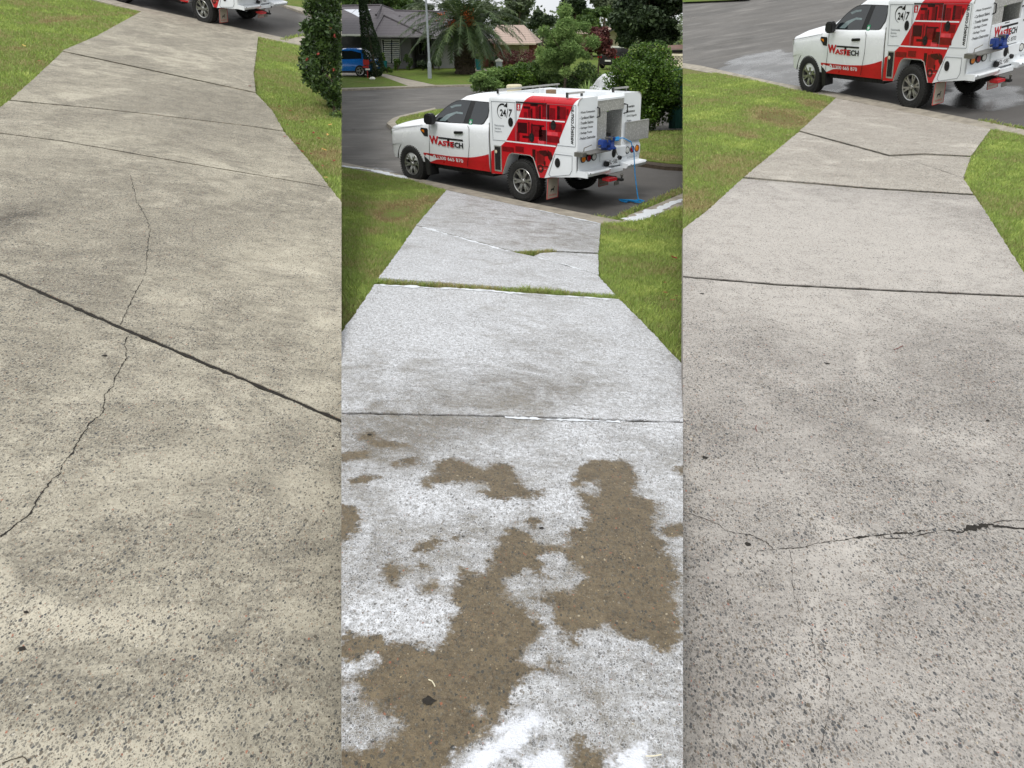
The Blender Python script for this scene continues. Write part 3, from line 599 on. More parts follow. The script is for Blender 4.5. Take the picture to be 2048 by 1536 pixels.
# kerbs: layback strips between driveways and streets
def strip(name, pl, top, bot, h, mat, sec, skirt=.06): return sheet(name, pl, top+bot[::-1], h, mat, sec, skirt=skirt)
strip('kerb', RM, [(640, 315), (770, 342), (815, 352), (1050, 403), (1246, 442)], [(640, 326), (770, 352), (815, 362), (1050, 414), (1240, 455)], .045, M_['kerb'], 'mid')
ribbon('suds_line', RM, [(683, 331.5), (740, 340), (800, 353), (815, 358)], .16, M_['suds'], 'mid', .06, .012, .05, .5)
strip('kerb', RM, [(1244, 443), (1258, 430), (1300, 414), (1400, 372)], [(1250, 447), (1290, 441), (1330, 427), (1400, 402)], .05, M_['kerb'], 'mid')
ribbon('suds_line', RM, [(1253, 440), (1275, 436), (1310, 421), (1366, 398)], lambda t: .30 if t < .5 else .18, M_['suds'], 'mid', .058, .012, .05, .22)
strip('kerb', RR, [(1340, 122), (1400, 131), (1550, 164), (1680, 186), (1985, 246), (2200, 290)], [(1340, 131), (1400, 142), (1550, 172), (1680, 197), (1985, 260), (2200, 304)], .045, M_['kerb'], 'right')
strip('kerb', RL, [(-60, -72), (282, 14), (516, 64), (700, 104)], [(-60, -62), (282, 23), (516, 75), (700, 116)], .045, M_['kerb'], 'left')
sheet('kerb', RL, [(570, 84), (584, 76), (640, 66), (700, 62), (700, 72), (640, 78), (600, 90)], .05, M_['kerb'], 'left', skirt=.06)
sheet('kerb', RL, [(560, 8), (600, 22), (640, 34), (700, 46), (700, 40), (640, 26), (600, 14)], .06, M_['kerb'], 'left', skirt=.06)
sheet('verge', RL, [(530, -30), (560, 8), (600, 14), (700, 40), (700, -60)], .05, M_['lawn_far'], 'left', skirt=.05)
# far side of the middle street
sheet('kerb', RM, [(640, 180), (683, 178.5), (820, 173.5), (872, 171), (1080, 167.5), (1080, 166), (870, 169.5), (820, 171.5), (683, 176), (640, 177.5)], .09, M_['kerb'], 'mid', skirt=.1)
sheet('verge', RM, [(640, 178), (683, 176), (820, 172), (760, 150), (640, 143)], .08, M_['lawn_far'], 'mid')
sheet('footpath', RM, [(752, 148), (772, 148), (800, 155), (872, 170), (820, 173)], .086, M_['kerb'], 'mid')
sheet('front_lawn', RM, [(770, 147), (870, 170), (960, 168.5), (1100, 167), (1100, 132), (770, 134)], .09, M_['lawn_far'], 'mid')
sheet('driveway_far', RM, [(940, 137), (1010, 137), (1020, 142), (980, 147), (950, 142)], .10, M_['kerb'], 'mid')
sheet('traffic_island', RM, [(790, 244), (800, 235), (870, 219), (960, 212), (960, 262), (800, 256)], .10, M_['lawn_far'], 'mid', skirt=.1)
sheet('kerb', RM, [(773, 246), (786, 236), (800, 231), (870, 215), (872, 219), (800, 235), (790, 244), (800, 256), (786, 256)], .11, M_['kerb'], 'mid', skirt=.12)
sheet('verge', RM, [(1262, 262), (1400, 258), (1400, 330), (1330, 325), (1262, 317)], .10, M_['lawn_far'], 'mid', skirt=.1)
sheet('kerb', RM, [(1262, 316), (1330, 324), (1400, 329), (1400, 337), (1330, 333), (1262, 324)], .08, M_['soil'], 'mid', skirt=.08)
sheet('verge', RR, [(1340, 5), (1440, 1.0), (1500, -2), (1500, -10), (1340, -10)], .10, M_['lawn_far'], 'right')

# ------------------------------------------------------------------ lawns made of blades
def blades(name, pl, px, sec, dens, hgt, wid, bare=(), tint0=.55, h=-.045, label='short green lawn grass', over=.0):
    poly = [pl.uv(pl.at(*q, h)) for q in px]; A = np.array(poly); lo, hi = A.min(0), A.max(0)
    area = (hi-lo).prod(); n = int(min(area*dens, 900000)); U = RNG.uniform(lo[0], hi[0], n); V = RNG.uniform(lo[1], hi[1], n)
    d = sdist(U, V, poly); k = d > -over*(.15+1.3*np.abs(np.sin(U*9+3*np.sin(V*7)))*np.abs(np.cos(V*11+2*np.sin(U*5)))+RNG.random(n)*.3); U, V = U[k], V[k]
    o = np.array(pl.o+pl.n*h); ax, ay, nn = (np.array(q) for q in (pl.ax, pl.ay, pl.n))
    P = o+U[:, None]*ax+V[:, None]*ay
    dist = np.linalg.norm(P-np.array(CAMP), axis=1)
    keepp = RNG.random(len(P)) < np.clip((9.0/dist)**1.3, .10, 1); P = P[keepp]; U, V, dist = U[keepp], V[keepp], dist[keepp]
    for s in SEAM[sec]: kk = ((P-np.array(CAMP)) @ np.array(s)) > .012; P, U, V, dist = P[kk], U[kk], V[kk], dist[kk]
    n = len(P)
    sn = lambda a, b, c: np.sin(U*a+c)*np.cos(V*b-c*1.7)
    patch = .5+.18*sn(1.3, 1.7, .4)+.13*sn(3.1, 2.4, 2.)+.12*sn(7.3, 6.1, 1.1)+.1*sn(15, 13, .3)+.08*sn(29, 31, 2.2)
    tint = tint0+(patch-.5)*.85+RNG.normal(0, .13, n); sc = np.ones(n)
    for (x, y, r, s_) in bare:
        c = pl.uv(pl.at(x, y)); rx = abs(pl.uv(pl.at(x+r, y))[0]-c[0]); ry = abs(pl.uv(pl.at(x, y+r*.4))[1]-c[1])
        g = np.exp(-((U-c[0])/rx)**2-((V-c[1])/ry)**2); tint -= g*.75*s_; sc *= 1-.6*np.clip(g*s_, 0, 1)
        if s_ > .8: kk = RNG.random(n) > g*.8; P, U, V, dist, tint, sc = P[kk], U[kk], V[kk], dist[kk], tint[kk], sc[kk]; n = len(P)
    a = RNG.uniform(0, 2*math.pi, n); side = np.cos(a)[:, None]*ax+np.sin(a)[:, None]*ay
    b = RNG.uniform(0, 2*math.pi, n); lean = np.cos(b)[:, None]*ax+np.sin(b)[:, None]*ay
    H = (hgt*RNG.uniform(.5, 1.25, n)*sc)[:, None]; Wd = (wid*RNG.uniform(.6, 1.3, n)*np.clip(dist/9, .8, 2.4))[:, None]
    ln = RNG.uniform(.2, 1.1, n)[:, None]
    mid_ = P+nn*H*.6+lean*H*ln*.35; tip = P+nn*H*.95+lean*H*ln
    Vt = np.stack([P-side*Wd/2, P+side*Wd/2, mid_+side*Wd*.4, tip, mid_-side*Wd*.4], 1).reshape(-1, 3)
    i = np.arange(n)[:, None]*5; Fc = np.concatenate([i+np.array([[0, 1, 2]]), i+np.array([[0, 2, 4]]), i+np.array([[4, 2, 3]])], 0)
    ob = np_mesh(name, Vt, Fc, M_['blade'], None, np.repeat(np.clip(tint, 0, 1), 5), 3)
    tag(ob, label, 'grass', None, 'stuff'); return ob
GR = dict(dens=6200, hgt=.048, wid=.0055, over=.045)
blades('lawn_grass', DM, [(683, 337), (815, 361), (890, 383), (832, 452), (805, 493), (756, 558), (713, 623), (683, 663)], 'mid', bare=((805, 415, 42, 1.3), (780, 425, 30, 1.0), (865, 395, 24, 1.0), (740, 458, 30, .4), (690, 640, 50, .35), (760, 540, 30, .25)), label='patchy lawn left of the sudsy driveway', tint0=.6, **GR)
blades('lawn_grass', DM, [(1203, 450), (1245, 458), (1366, 484), (1366, 728), (1290, 650), (1238, 597), (1198, 550), (1197, 507)], 'mid', bare=((1340, 600, 30, .4),), label='green lawn right of the sudsy driveway', tint0=.66, **GR)
blades('lawn_grass', RM, [(1206, 448), (1245, 447), (1290, 441), (1366, 413), (1366, 486), (1245, 459)], 'mid', tint0=.72, h=.075, label='green corner lawn beside the gutter of the sudsy driveway', **GR)
blades('lawn_grass', DL, [(-60, -58), (230, 14), (280, 25), (193, 72), (120, 105), (67, 158), (18, 201), (-60, 252)], 'left', bare=((100, 40, 40, .5), (180, 30, 50, .45), (70, 90, 50, .3)), label='green lawn left of the weathered driveway', tint0=.58, **GR)
blades('lawn_grass', DL, [(518, 76), (575, 88), (683, 112), (683, 405), (640, 348), (568, 262), (520, 190), (507, 150), (512, 110)], 'left', bare=((660, 300, 40, .45), (600, 230, 40, .3)), label='lawn strewn with red leaves beside the weathered driveway', tint0=.55, **GR)
blades('lawn_grass', DR, [(1366, 151), (1430, 147), (1500, 160), (1570, 177), (1670, 198), (1599, 262), (1488, 355), (1416, 420), (1366, 458)], 'right', bare=((1560, 232, 45, 1.4), (1640, 208, 30, 1.2), (1495, 268, 25, .5), (1440, 320, 80, .35), (1400, 400, 80, .4)), label='patchy lawn left of the washed driveway', tint0=.62, **GR)
blades('lawn_grass', DR, [(1985, 261), (2090, 282), (2090, 612), (2048, 545), (1947, 389), (1926, 355), (1942, 312)], 'right', label='green lawn right of the washed driveway', tint0=.64, **GR)
blades('verge_grass', RM, [(1264, 264), (1366, 262), (1366, 323), (1330, 323), (1264, 315)], 'mid', 5200, .05, .006, h=.10, tint0=.5, label='grass verge in front of the green fence')
blades('island_grass', RM, [(792, 244), (800, 236), (870, 220), (950, 213), (950, 260), (800, 255)], 'mid', 5200, .05, .006, h=.10, tint0=.62, label='grass tip of the corner beyond the truck bonnet')
# weeds rooted in the joint and along the gutters
def weeds(pl, px, sec, dens, hgt, width, label, tint0=.55, h=-.03):
    L = []
    for (x0, y0), (x1, y1) in zip(px[:-1], px[1:]): L.append((pl.at(x0, y0), pl.at(x1, y1)))
    wpx = []; P = [a for a, b in L]+[L[-1][1]]
    pts = []
    for i, p in enumerate(P):
        t = (P[min(i+1, len(P)-1)]-P[max(i-1, 0)]).normalized(); s = t.cross(pl.n)*width/2; pts.append((p-s, p+s))
    poly = [a for a, b in pts]+[b for a, b in pts[::-1]]
    class Q: pass
    q = Q(); q.uv = lambda p: pl.uv(p); q.at = lambda i, j, hh=0: poly[i]; q.o, q.ax, q.ay, q.n = pl.o, pl.ax, pl.ay, pl.n
    return blades('weeds', q, [(i, 0) for i in range(len(poly))], sec, dens, hgt, .009, h=h, label=label, tint0=tint0, over=.01)
weeds(DM, [(752, 563), (900, 572), (1040, 582), (1120, 588), (1236, 595)], 'mid', 16000, .06, .07, 'green weeds growing in the joint of the sudsy driveway')
weeds(DM, [(1040, 580), (1080, 584), (1130, 587)], 'mid', 12000, .075, .09, 'thickest tuft of weeds in the joint of the sudsy driveway', .6)
weeds(DM, [(1030, 506), (1070, 505), (1110, 502)], 'mid', 14000, .06, .06, 'dry weeds in the crack of the sudsy driveway', .32)
weeds(RM, [(1190, 437), (1235, 442), (1255, 430), (1300, 410), (1366, 380)], 'mid', 3000, .07, .22, 'weeds along the gutter behind the truck on the sudsy plot', .62, 0)
weeds(RR, [(1960, 243), (2000, 252), (2048, 262)], 'right', 3000, .07, .2, 'weeds along the gutter behind the truck on the washed plot', .55, 0)
weeds(RL, [(566, 84), (590, 76), (620, 72)], 'left', 3000, .09, .22, 'weeds along the gutter right of the weathered driveway', .6, 0)
weeds(DR, [(1490, 356), (1600, 365), (1736, 376), (1900, 386)], 'right', 2500, .02, .03, 'dead weeds in the joint of the washed driveway', .12)

# ------------------------------------------------------------------ writing
def text_mesh(s, bold=0.0):
    c = bpy.data.curves.new('lettering', 'FONT'); c.body = s; c.size = 1; c.offset = bold; c.resolution_u = 3
    o = bpy.data.objects.new('lettering', c); COL.objects.link(o); bpy.context.view_layer.update()
    me = bpy.data.meshes.new_from_object(o.evaluated_get(bpy.context.evaluated_depsgraph_get())); bpy.data.objects.remove(o); bpy.data.curves.remove(c)
    co = np.array([v.co for v in me.vertices]); lo, hi = co.min(0), co.max(0)
    V = (co-lo)/np.maximum(hi-lo, 1e-6); fs = [tuple(p.vertices) for p in me.polygons]; bpy.data.meshes.remove(me)
    return V, fs, (hi-lo)
SIDE = lambda off=.0: (lambda u, v: (u, .905+off, v))         # u = x along the truck, v = height, left flank
REAR = lambda off=.0: (lambda u, v: (-1.300-off, u, v))       # u = y, seen from behind
def put_text(m, s, x0, x1, z0, z1, fn, mi=0, bold=0., rot=False, shear=0.):
    """x0 is where the text starts, x1 where it ends (world coordinate of fn), z0..z1 its height"""
    V, fs, _ = text_mesh(s, bold)
    out = []
    for a, b, c in V:
        if rot: out.append(fn(x0+(x1-x0)*(1-b), z0+(z1-z0)*a))
        else: out.append(fn(x0+(x1-x0)*a+shear*b, z0+(z1-z0)*b))
    m.add(out, fs, mi)
def poly(m, pts, fn, mi=0): m.add([fn(u, v) for u, v in pts], [tuple(range(len(pts)))], mi)
def disc(m, u, v, r, fn, mi=0, n=20, sq=1.0): poly(m, [(u+r*math.cos(2*math.pi*i/n), v+r*sq*math.sin(2*math.pi*i/n)) for i in range(n)], fn, mi)
def ring(m, u, v, r0, r1, fn, mi=0, a0=0, a1=360, n=28, r1b=None):
    vs = []
    for i in range(n+1):
        a = R_(a0+(a1-a0)*i/n); rr = r1 if r1b is None else r1+(r1b-r1)*i/n
        vs += [fn(u+r0*math.cos(a), v+r0*math.sin(a)), fn(u+rr*math.cos(a), v+rr*math.sin(a))]
    m.add(vs, [(2*i, 2*i+1, 2*i+3, 2*i+2) for i in range(n)], mi)
def logo(m, x0, x1, z0, z1, fn, red, blk):     # W-AST in red, ECH in black under a long black T bar
    L = x1-x0; H = z1-z0; X = lambda t: x0+L*t
    put_text(m, 'W', X(-.02), X(.27), z0+H*.10, z1+H*.04, fn, red, .05); put_text(m, 'AS', X(.23), X(.50), z0+H*.02, z0+H*.60, fn, red, .04)
    poly(m, [(X(.27), z1-H*.02), (X(1), z1-H*.02), (X(1), z1-H*.20), (X(.27), z1-H*.20)], fn, blk)
    f2 = (lambda u, v: tuple(a+b for a, b in zip(fn(u, v), (0, .0006, 0)))) if fn(0, 0)[1] > .5 else (lambda u, v: tuple(a-b for a, b in zip(fn(u, v), (.0006, 0, 0))))
    poly(m, [(X(.535), z1-H*.18), (X(.60), z1-H*.18), (X(.60), z0+H*.12), (X(.535), z0+H*.12)], fn, blk)
    put_text(m, 'T', X(.48), X(.61), z0-H*.02, z0+H*.60, f2, red, .04); put_text(m, 'E', X(.62), X(.72), z0-H*.02, z0+H*.58, f2, red, .04)
    put_text(m, 'E', X(.66), X(.745), z0+H*.0, z0+H*.60, fn, blk, .04); put_text(m, 'CH', X(.75), X(1), z0+H*.0, z0+H*.60, fn, blk, .04)
def phone(m, u, v, r, fn, disc_m, ph_m, sgn):
    disc(m, u, v, r, fn, disc_m)
    g = (lambda a, b: tuple(p+q for p, q in zip(fn(a, b), (0, .0008, 0) if fn(0, 0)[1] > .5 else (-.0008, 0, 0))))
    ring(m, u+sgn*r*.15, v+r*.15, r*.45, r*.75, g, ph_m, 190 if sgn < 0 else 260, 280 if sgn < 0 else 350)

# ------------------------------------------------------------------ wheels
def wheel(parent, x, y, side):
    w_ = empty('wheel'); w_.parent = parent; w_.location = (x, y, .385); w_.rotation_euler = (0, random.uniform(0, 1), 0)
    s = side; R = .385
    m = MB(); prof = [(.235, -.11), (.30, -.125), (.345, -.12), (.372, -.105), (.385, -.07), (.388, 0), (.385, .07), (.372, .105), (.345, .12), (.30, .125), (.235, .11), (.225, 0)]
    m.lathe([(r, h) for r, h in prof], (0, 0, 0), 'y', 48, closed=True)
    for i in range(48):                                   # tread and shoulder blocks
        a = 2*math.pi*i/48; M = Matrix.Rotation(a, 4, 'Y')
        for y0, y1 in ((-.118, -.074), (-.062, -.02), (.02, .062), (.074, .118)):
            m.box(-.014, .014, y0, y1, .36, .394 if abs(y0+y1) < .1 else .386, M=M)
    for rr in (.262, .33):
        m.lathe([(rr-.003, .1245*s), (rr, .128*s), (rr+.003, .1245*s)], (0, 0, 0), 'y', 40)
    t = m.build('tyre', M_['rubber'], w_, smooth=False)
    m = MB(); m.lathe([(.232, .108*s), (.226, .114*s), (.214, .106*s), (.208, .05*s), (.20, -.09*s)], (0, 0, 0), 'y', 40)
    for i in range(6):
        a0 = 2*math.pi*i/6
        for da in (-.17, .17):
            vs = []
            for r, wd, yy in ((.05, .020, .085), (.12, .016, .098), (.19, .017, .104), (.222, .024, .104)):
                a = a0+da*(.35+.65*r/.22); ca, sa = math.cos(a), math.sin(a)
                for wy, dy in ((-wd, 0), (wd, 0), (wd, -.035), (-wd, -.035)):
                    vs.append((ca*r-sa*wy, (yy+dy)*s, sa*r+ca*wy))
            m.add(vs, [(4*k+j, 4*k+(j+1) % 4, 4*k+4+(j+1) % 4, 4*k+4+j) for k in range(3) for j in range(4)])
    m.lathe([(.0, .102*s), (.03, .102*s), (.036, .094*s), (.06, .088*s), (.066, .05*s)], (0, 0, 0), 'y', 24)
    m.build('rim', M_['alloy'], w_, smooth=False)
    m = MB(); m.lathe([(0, .035*s), (.16, .035*s), (.165, .02*s)], (0, 0, 0), 'y', 24, 1); m.lathe([(.0, .02*s), (.2, .02*s)], (0, 0, 0), 'y', 24, 0)
    for i in range(6):
        a = 2*math.pi*(i+.5)/6; m.lathe([(0, .097*s), (.008, .097*s), (.009, .08*s)], (.045*math.cos(a), 0, .045*math.sin(a)), 'y', 6, 0)
    m.build('brake_disc', [M_['under'], M_['steel']], w_)
    return w_

# ------------------------------------------------------------------ cab
def loft(name, st, mat, parent, capb=True, smooth=True):
    m = MB(); n = len(st[0]); k = 0
    for s in st: m.v += [tuple(p) for p in s]
    for i in range(len(st)-1):
        for j in range(n-1): m.f.append((i*n+j, i*n+j+1, (i+1)*n+j+1, (i+1)*n+j)); m.m.append(0)
    return m
def gw(z):        # half width of the cabin sides at height z
    return .865-.15*(z-1.28)/.42
def make_cab(root):
    # body shell, left half profile mirrored
    stn = [(3.985, .64, .56, .92, .97), (3.965, .76, .52, 1.03, 1.06), (3.92, .85, .48, 1.075, 1.12), (3.84, .895, .46, 1.10, 1.155), (3.7, .912, .455, 1.125, 1.195), (3.45, .92, .45, 1.155, 1.24), (3.15, .925, .45, 1.195, 1.285),
           (2.9, .925, .45, 1.215, 1.30), (2.66, .925, .45, 1.26, 1.335), (2.4, .922, .45, 1.285, 1.33), (1.6, .92, .455, 1.30, 1.32), (.86, .915, .46, 1.315, 1.32)]
    rows = []
    for x, w0, zb, zs, zt in stn:
        half = [(w0-.16, zb), (w0-.035, zb+.015), (w0-.018, zb+.12), (w0-.012, zb+.30 if zs > .9 else zb+.2), (w0, zs-.36 if zs > 1 else zs-.2), (w0-.004, zs-.16), (w0-.02, zs-.045), (w0-.062, zs), (w0*.62, zt-.012), (w0*.3, zt), (0, zt+.004)]
        rows.append([(x, y, z) for y, z in half]+[(x, -y, z) for y, z in half[-2::-1]])
    m = MB(); n = len(rows[0])
    for r in rows: m.v += r
    for i in range(len(rows)-1):
        for j in range(n): m.f.append((i*n+j, i*n+(j+1) % n, (i+1)*n+(j+1) % n, (i+1)*n+j)); m.m.append(0)
    for i in (0, len(rows)-1): m.f.append(tuple(i*n+j for j in range(n))); m.m.append(0)
    b = m.build('cab_body', [M_['white'], M_['under']], root, smooth=True)
    cut = MB()
    for s in (1, -1): cut.lathe([(.001, .55*s), (.475, .55*s), (.475, 1.1*s), (.001, 1.1*s)], (3.22, 0, .40), 'y', 40)
    c = cut.build('cutter', M_['under'])
    md = b.modifiers.new('arch', 'BOOLEAN'); md.operation = 'DIFFERENCE'; md.object = c; md.solver = 'EXACT'
    bpy.context.view_layer.update()
    me = bpy.data.meshes.new_from_object(b.evaluated_get(bpy.context.evaluated_depsgraph_get())); b.modifiers.clear(); b.data = me; bpy.data.objects.remove(c)
    me.materials.clear(); me.materials.append(M_['white']); me.materials.append(M_['under'])
    for p in me.polygons:
        q = p.center; r = math.hypot(q.x-3.22, q.z-.40)
        p.material_index = 1 if (r < .478 and (abs(q.y) < .93 and (abs(abs(q.y)-.55) < .01 or abs(p.normal.y) < .3) and q.z < .9)) else 0
        if p.area > .25 and abs(p.normal.x) > .9: p.use_smooth = False
    # black flare lip round the arch, shut lines
    m = MB(); m.tube([(3.22+.478*math.cos(R_(a)), .915-.012*abs(math.cos(R_(a)))-.01, .40+.478*math.sin(R_(a))) for a in range(8, 173, 6)], .012, 5)
    m.build('arch_lip', M_['black'], root)
    fn = lambda u, v: (u, side_y(u, v)+.0025, v)
    def side_y(u, v): return .9275 if v > .75 else .9275-.02*(.75-v)/.3
    for pts in ([(2.60, 1.255), (2.565, 1.22), (2.57, .95), (2.60, .68), (2.62, .52)], [(1.42, 1.275), (1.385, 1.22), (1.39, .9), (1.45, .6), (1.47, .5)], [(3.84, 1.055), (3.5, 1.10), (3.1, 1.155), (2.78, 1.205)]):
        m = MB(); m.tube([(u, .9225 if i and v < 1.1 and u < 3 else .915, v) for i, (u, v) in enumerate(pts)], .0042, 4); m.build('shut_line', M_['black'], root)
    # greenhouse
    lv = [(1.27, 2.86, .86, .868), (1.50, 2.42, .885, gw(1.5)), (1.62, 2.17, .91, gw(1.62)), (1.70, 1.99, .93, gw(1.70)), (1.775, 1.84, .96, .675), (1.82, 1.64, 1.02, .57), (1.838, 1.45, 1.15, .36)]
    rows = []
    for z, xf, xr, hw in lv:
        L = [(xr, hw*.93), (xr+.04, hw-.003), (xr+.12, hw), (1.2+(xr-.86)*.3, hw), (1.45, hw), ((xf+1.4)/2, hw), (xf-.34, hw-.004), (xf-.20, hw-.03), (xf-.08, hw*.86), (xf-.02, hw*.6), (xf, hw*.3)]
        rows.append([(x, y, z) for x, y in L]+[(x, -y, z) for x, y in L[::-1]])
    m = MB(); n = len(rows[0])
    for r in rows: m.v += r
    for i in range(len(rows)-1):
        for j in range(n): m.f.append((i*n+j, i*n+(j+1) % n, (i+1)*n+(j+1) % n, (i+1)*n+j)); m.m.append(0)
    m.f.append(tuple((len(rows)-1)*n+j for j in range(n))); m.m.append(0)
    m.build('cab_roof', M_['white'], root, smooth=True)
    # windows on both flanks
    for s in (1, -1):
        g = lambda e: (lambda u, v: (u, s*(gw(v)+.003+e), v))
        m = MB(); poly(m, [(2.54, 1.285), (2.40, 1.40), (2.20, 1.555), (2.05, 1.64), (1.92, 1.69), (1.74, 1.715), (1.02, 1.705), (.965, 1.66), (.955, 1.45), (1.03, 1.33), (1.12, 1.29), (1.5, 1.285)], g(.0)); m.build('window_surround', M_['black'], root)
        m = MB(); poly(m, [(2.44, 1.30), (2.34, 1.42), (2.17, 1.555), (2.02, 1.635), (1.90, 1.678), (1.74, 1.70), (1.50, 1.70), (1.545, 1.55), (1.60, 1.30)], g(.003)); wn = m.build('side_window', M_['glass'], root)
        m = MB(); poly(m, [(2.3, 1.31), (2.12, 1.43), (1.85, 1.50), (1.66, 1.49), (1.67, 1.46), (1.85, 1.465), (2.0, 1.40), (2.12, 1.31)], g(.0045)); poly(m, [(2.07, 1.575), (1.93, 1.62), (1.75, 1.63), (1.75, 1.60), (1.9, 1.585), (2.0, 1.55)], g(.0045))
        m.build('window_reflection', M_['pane_sheen'], wn)  # pale patches over the pane; the reflection is put into their colour
        m = MB(); poly(m, [(1.37, 1.695), (1.04, 1.69), (.985, 1.65), (.975, 1.46), (1.045, 1.345), (1.13, 1.305), (1.44, 1.30), (1.41, 1.5)], g(.003)); m.build('quarter_window', M_['glass'], root)
    m = MB(); vs = [(2.44, .60, 1.50), (2.47, 0, 1.50), (2.44, -.60, 1.50)]
    m.add([(2.85, .62, 1.285), (2.872, 0, 1.285), (2.85, -.62, 1.285), (2.02, -.50, 1.70), (2.035, 0, 1.70), (2.02, .50, 1.70)], [(0, 1, 4, 5), (1, 2, 3, 4)]); m.build('windscreen', M_['glass'], root)
    # mirrors, handle, vent, lamps, bumper, mud guards
    for s in (1, -1):
        m = MB(); m.prism([(2.30, 1.25), (2.50, 1.25), (2.53, 1.31), (2.51, 1.43), (2.45, 1.46), (2.31, 1.45), (2.28, 1.39)], lambda u, v, t: (u, t*s, v), .95, 1.10); m.box(2.42, 2.54, min(.86*s, .97*s), max(.86*s, .97*s), 1.24, 1.30)
        m.build('side_mirror', M_['black'], root, bevel=.025, smooth=True)
        m = MB(); m.add([(x+.006, s*(y+.006), z) for x, y, z in ((3.965, .62, 1.0), (3.985, .60, .93), (3.93, .845, .93), (3.925, .84, 1.04), (3.83, .895, .99), (3.83, .885, 1.08))], [(0, 1, 2, 3), (3, 2, 4, 5)]); m.build('headlight', M_['clear'], root)
    m = MB(); m.prism([(1.545, 1.12), (1.80, 1.10), (1.80, 1.15), (1.545, 1.165)], lambda u, v, t: (u, t, v), .918, .955); m.build('door_handle', M_['black'], root, bevel=.012)
    m = MB(); m.prism([(2.61, .985), (2.73, .99), (2.84, 1.10), (2.82, 1.15), (2.63, 1.145), (2.61, 1.12)], lambda u, v, t: (u, t, v), .915, .932); m.prism([(2.70, 1.05), (2.80, 1.09), (2.79, 1.12), (2.71, 1.115)], lambda u, v, t: (u, t, v), .933, .938, 1); m.build('fender_vent', [M_['black'], M_['amber']], root, bevel=.004)
    m = MB(); m.box(3.6, 4.03, -.6, .6, .40, .52); m.build('front_skid_plate', M_['under'], root); m = MB(); m.box(.86, 2.85, -.80, .80, .36, .46); m.build('underbody', M_['under'], root)
    for s in (1, -1):
        m = MB(); m.prism([(2.80, .62), (2.74, .22), (2.70, .20), (2.60, .22), (2.62, .48)], lambda u, v, t: (u, t*s, v), .68, .915); m.build('splash_guard', M_['black'], root, bevel=.01)
    m = MB(); poly(m, [(4.0, .5), (4.0, -.5), (3.99, -.5), (3.99, .5)], lambda u, v: (4.045, v, .9+(u-4.0)*10)); m.build('grille', M_['black'], root)

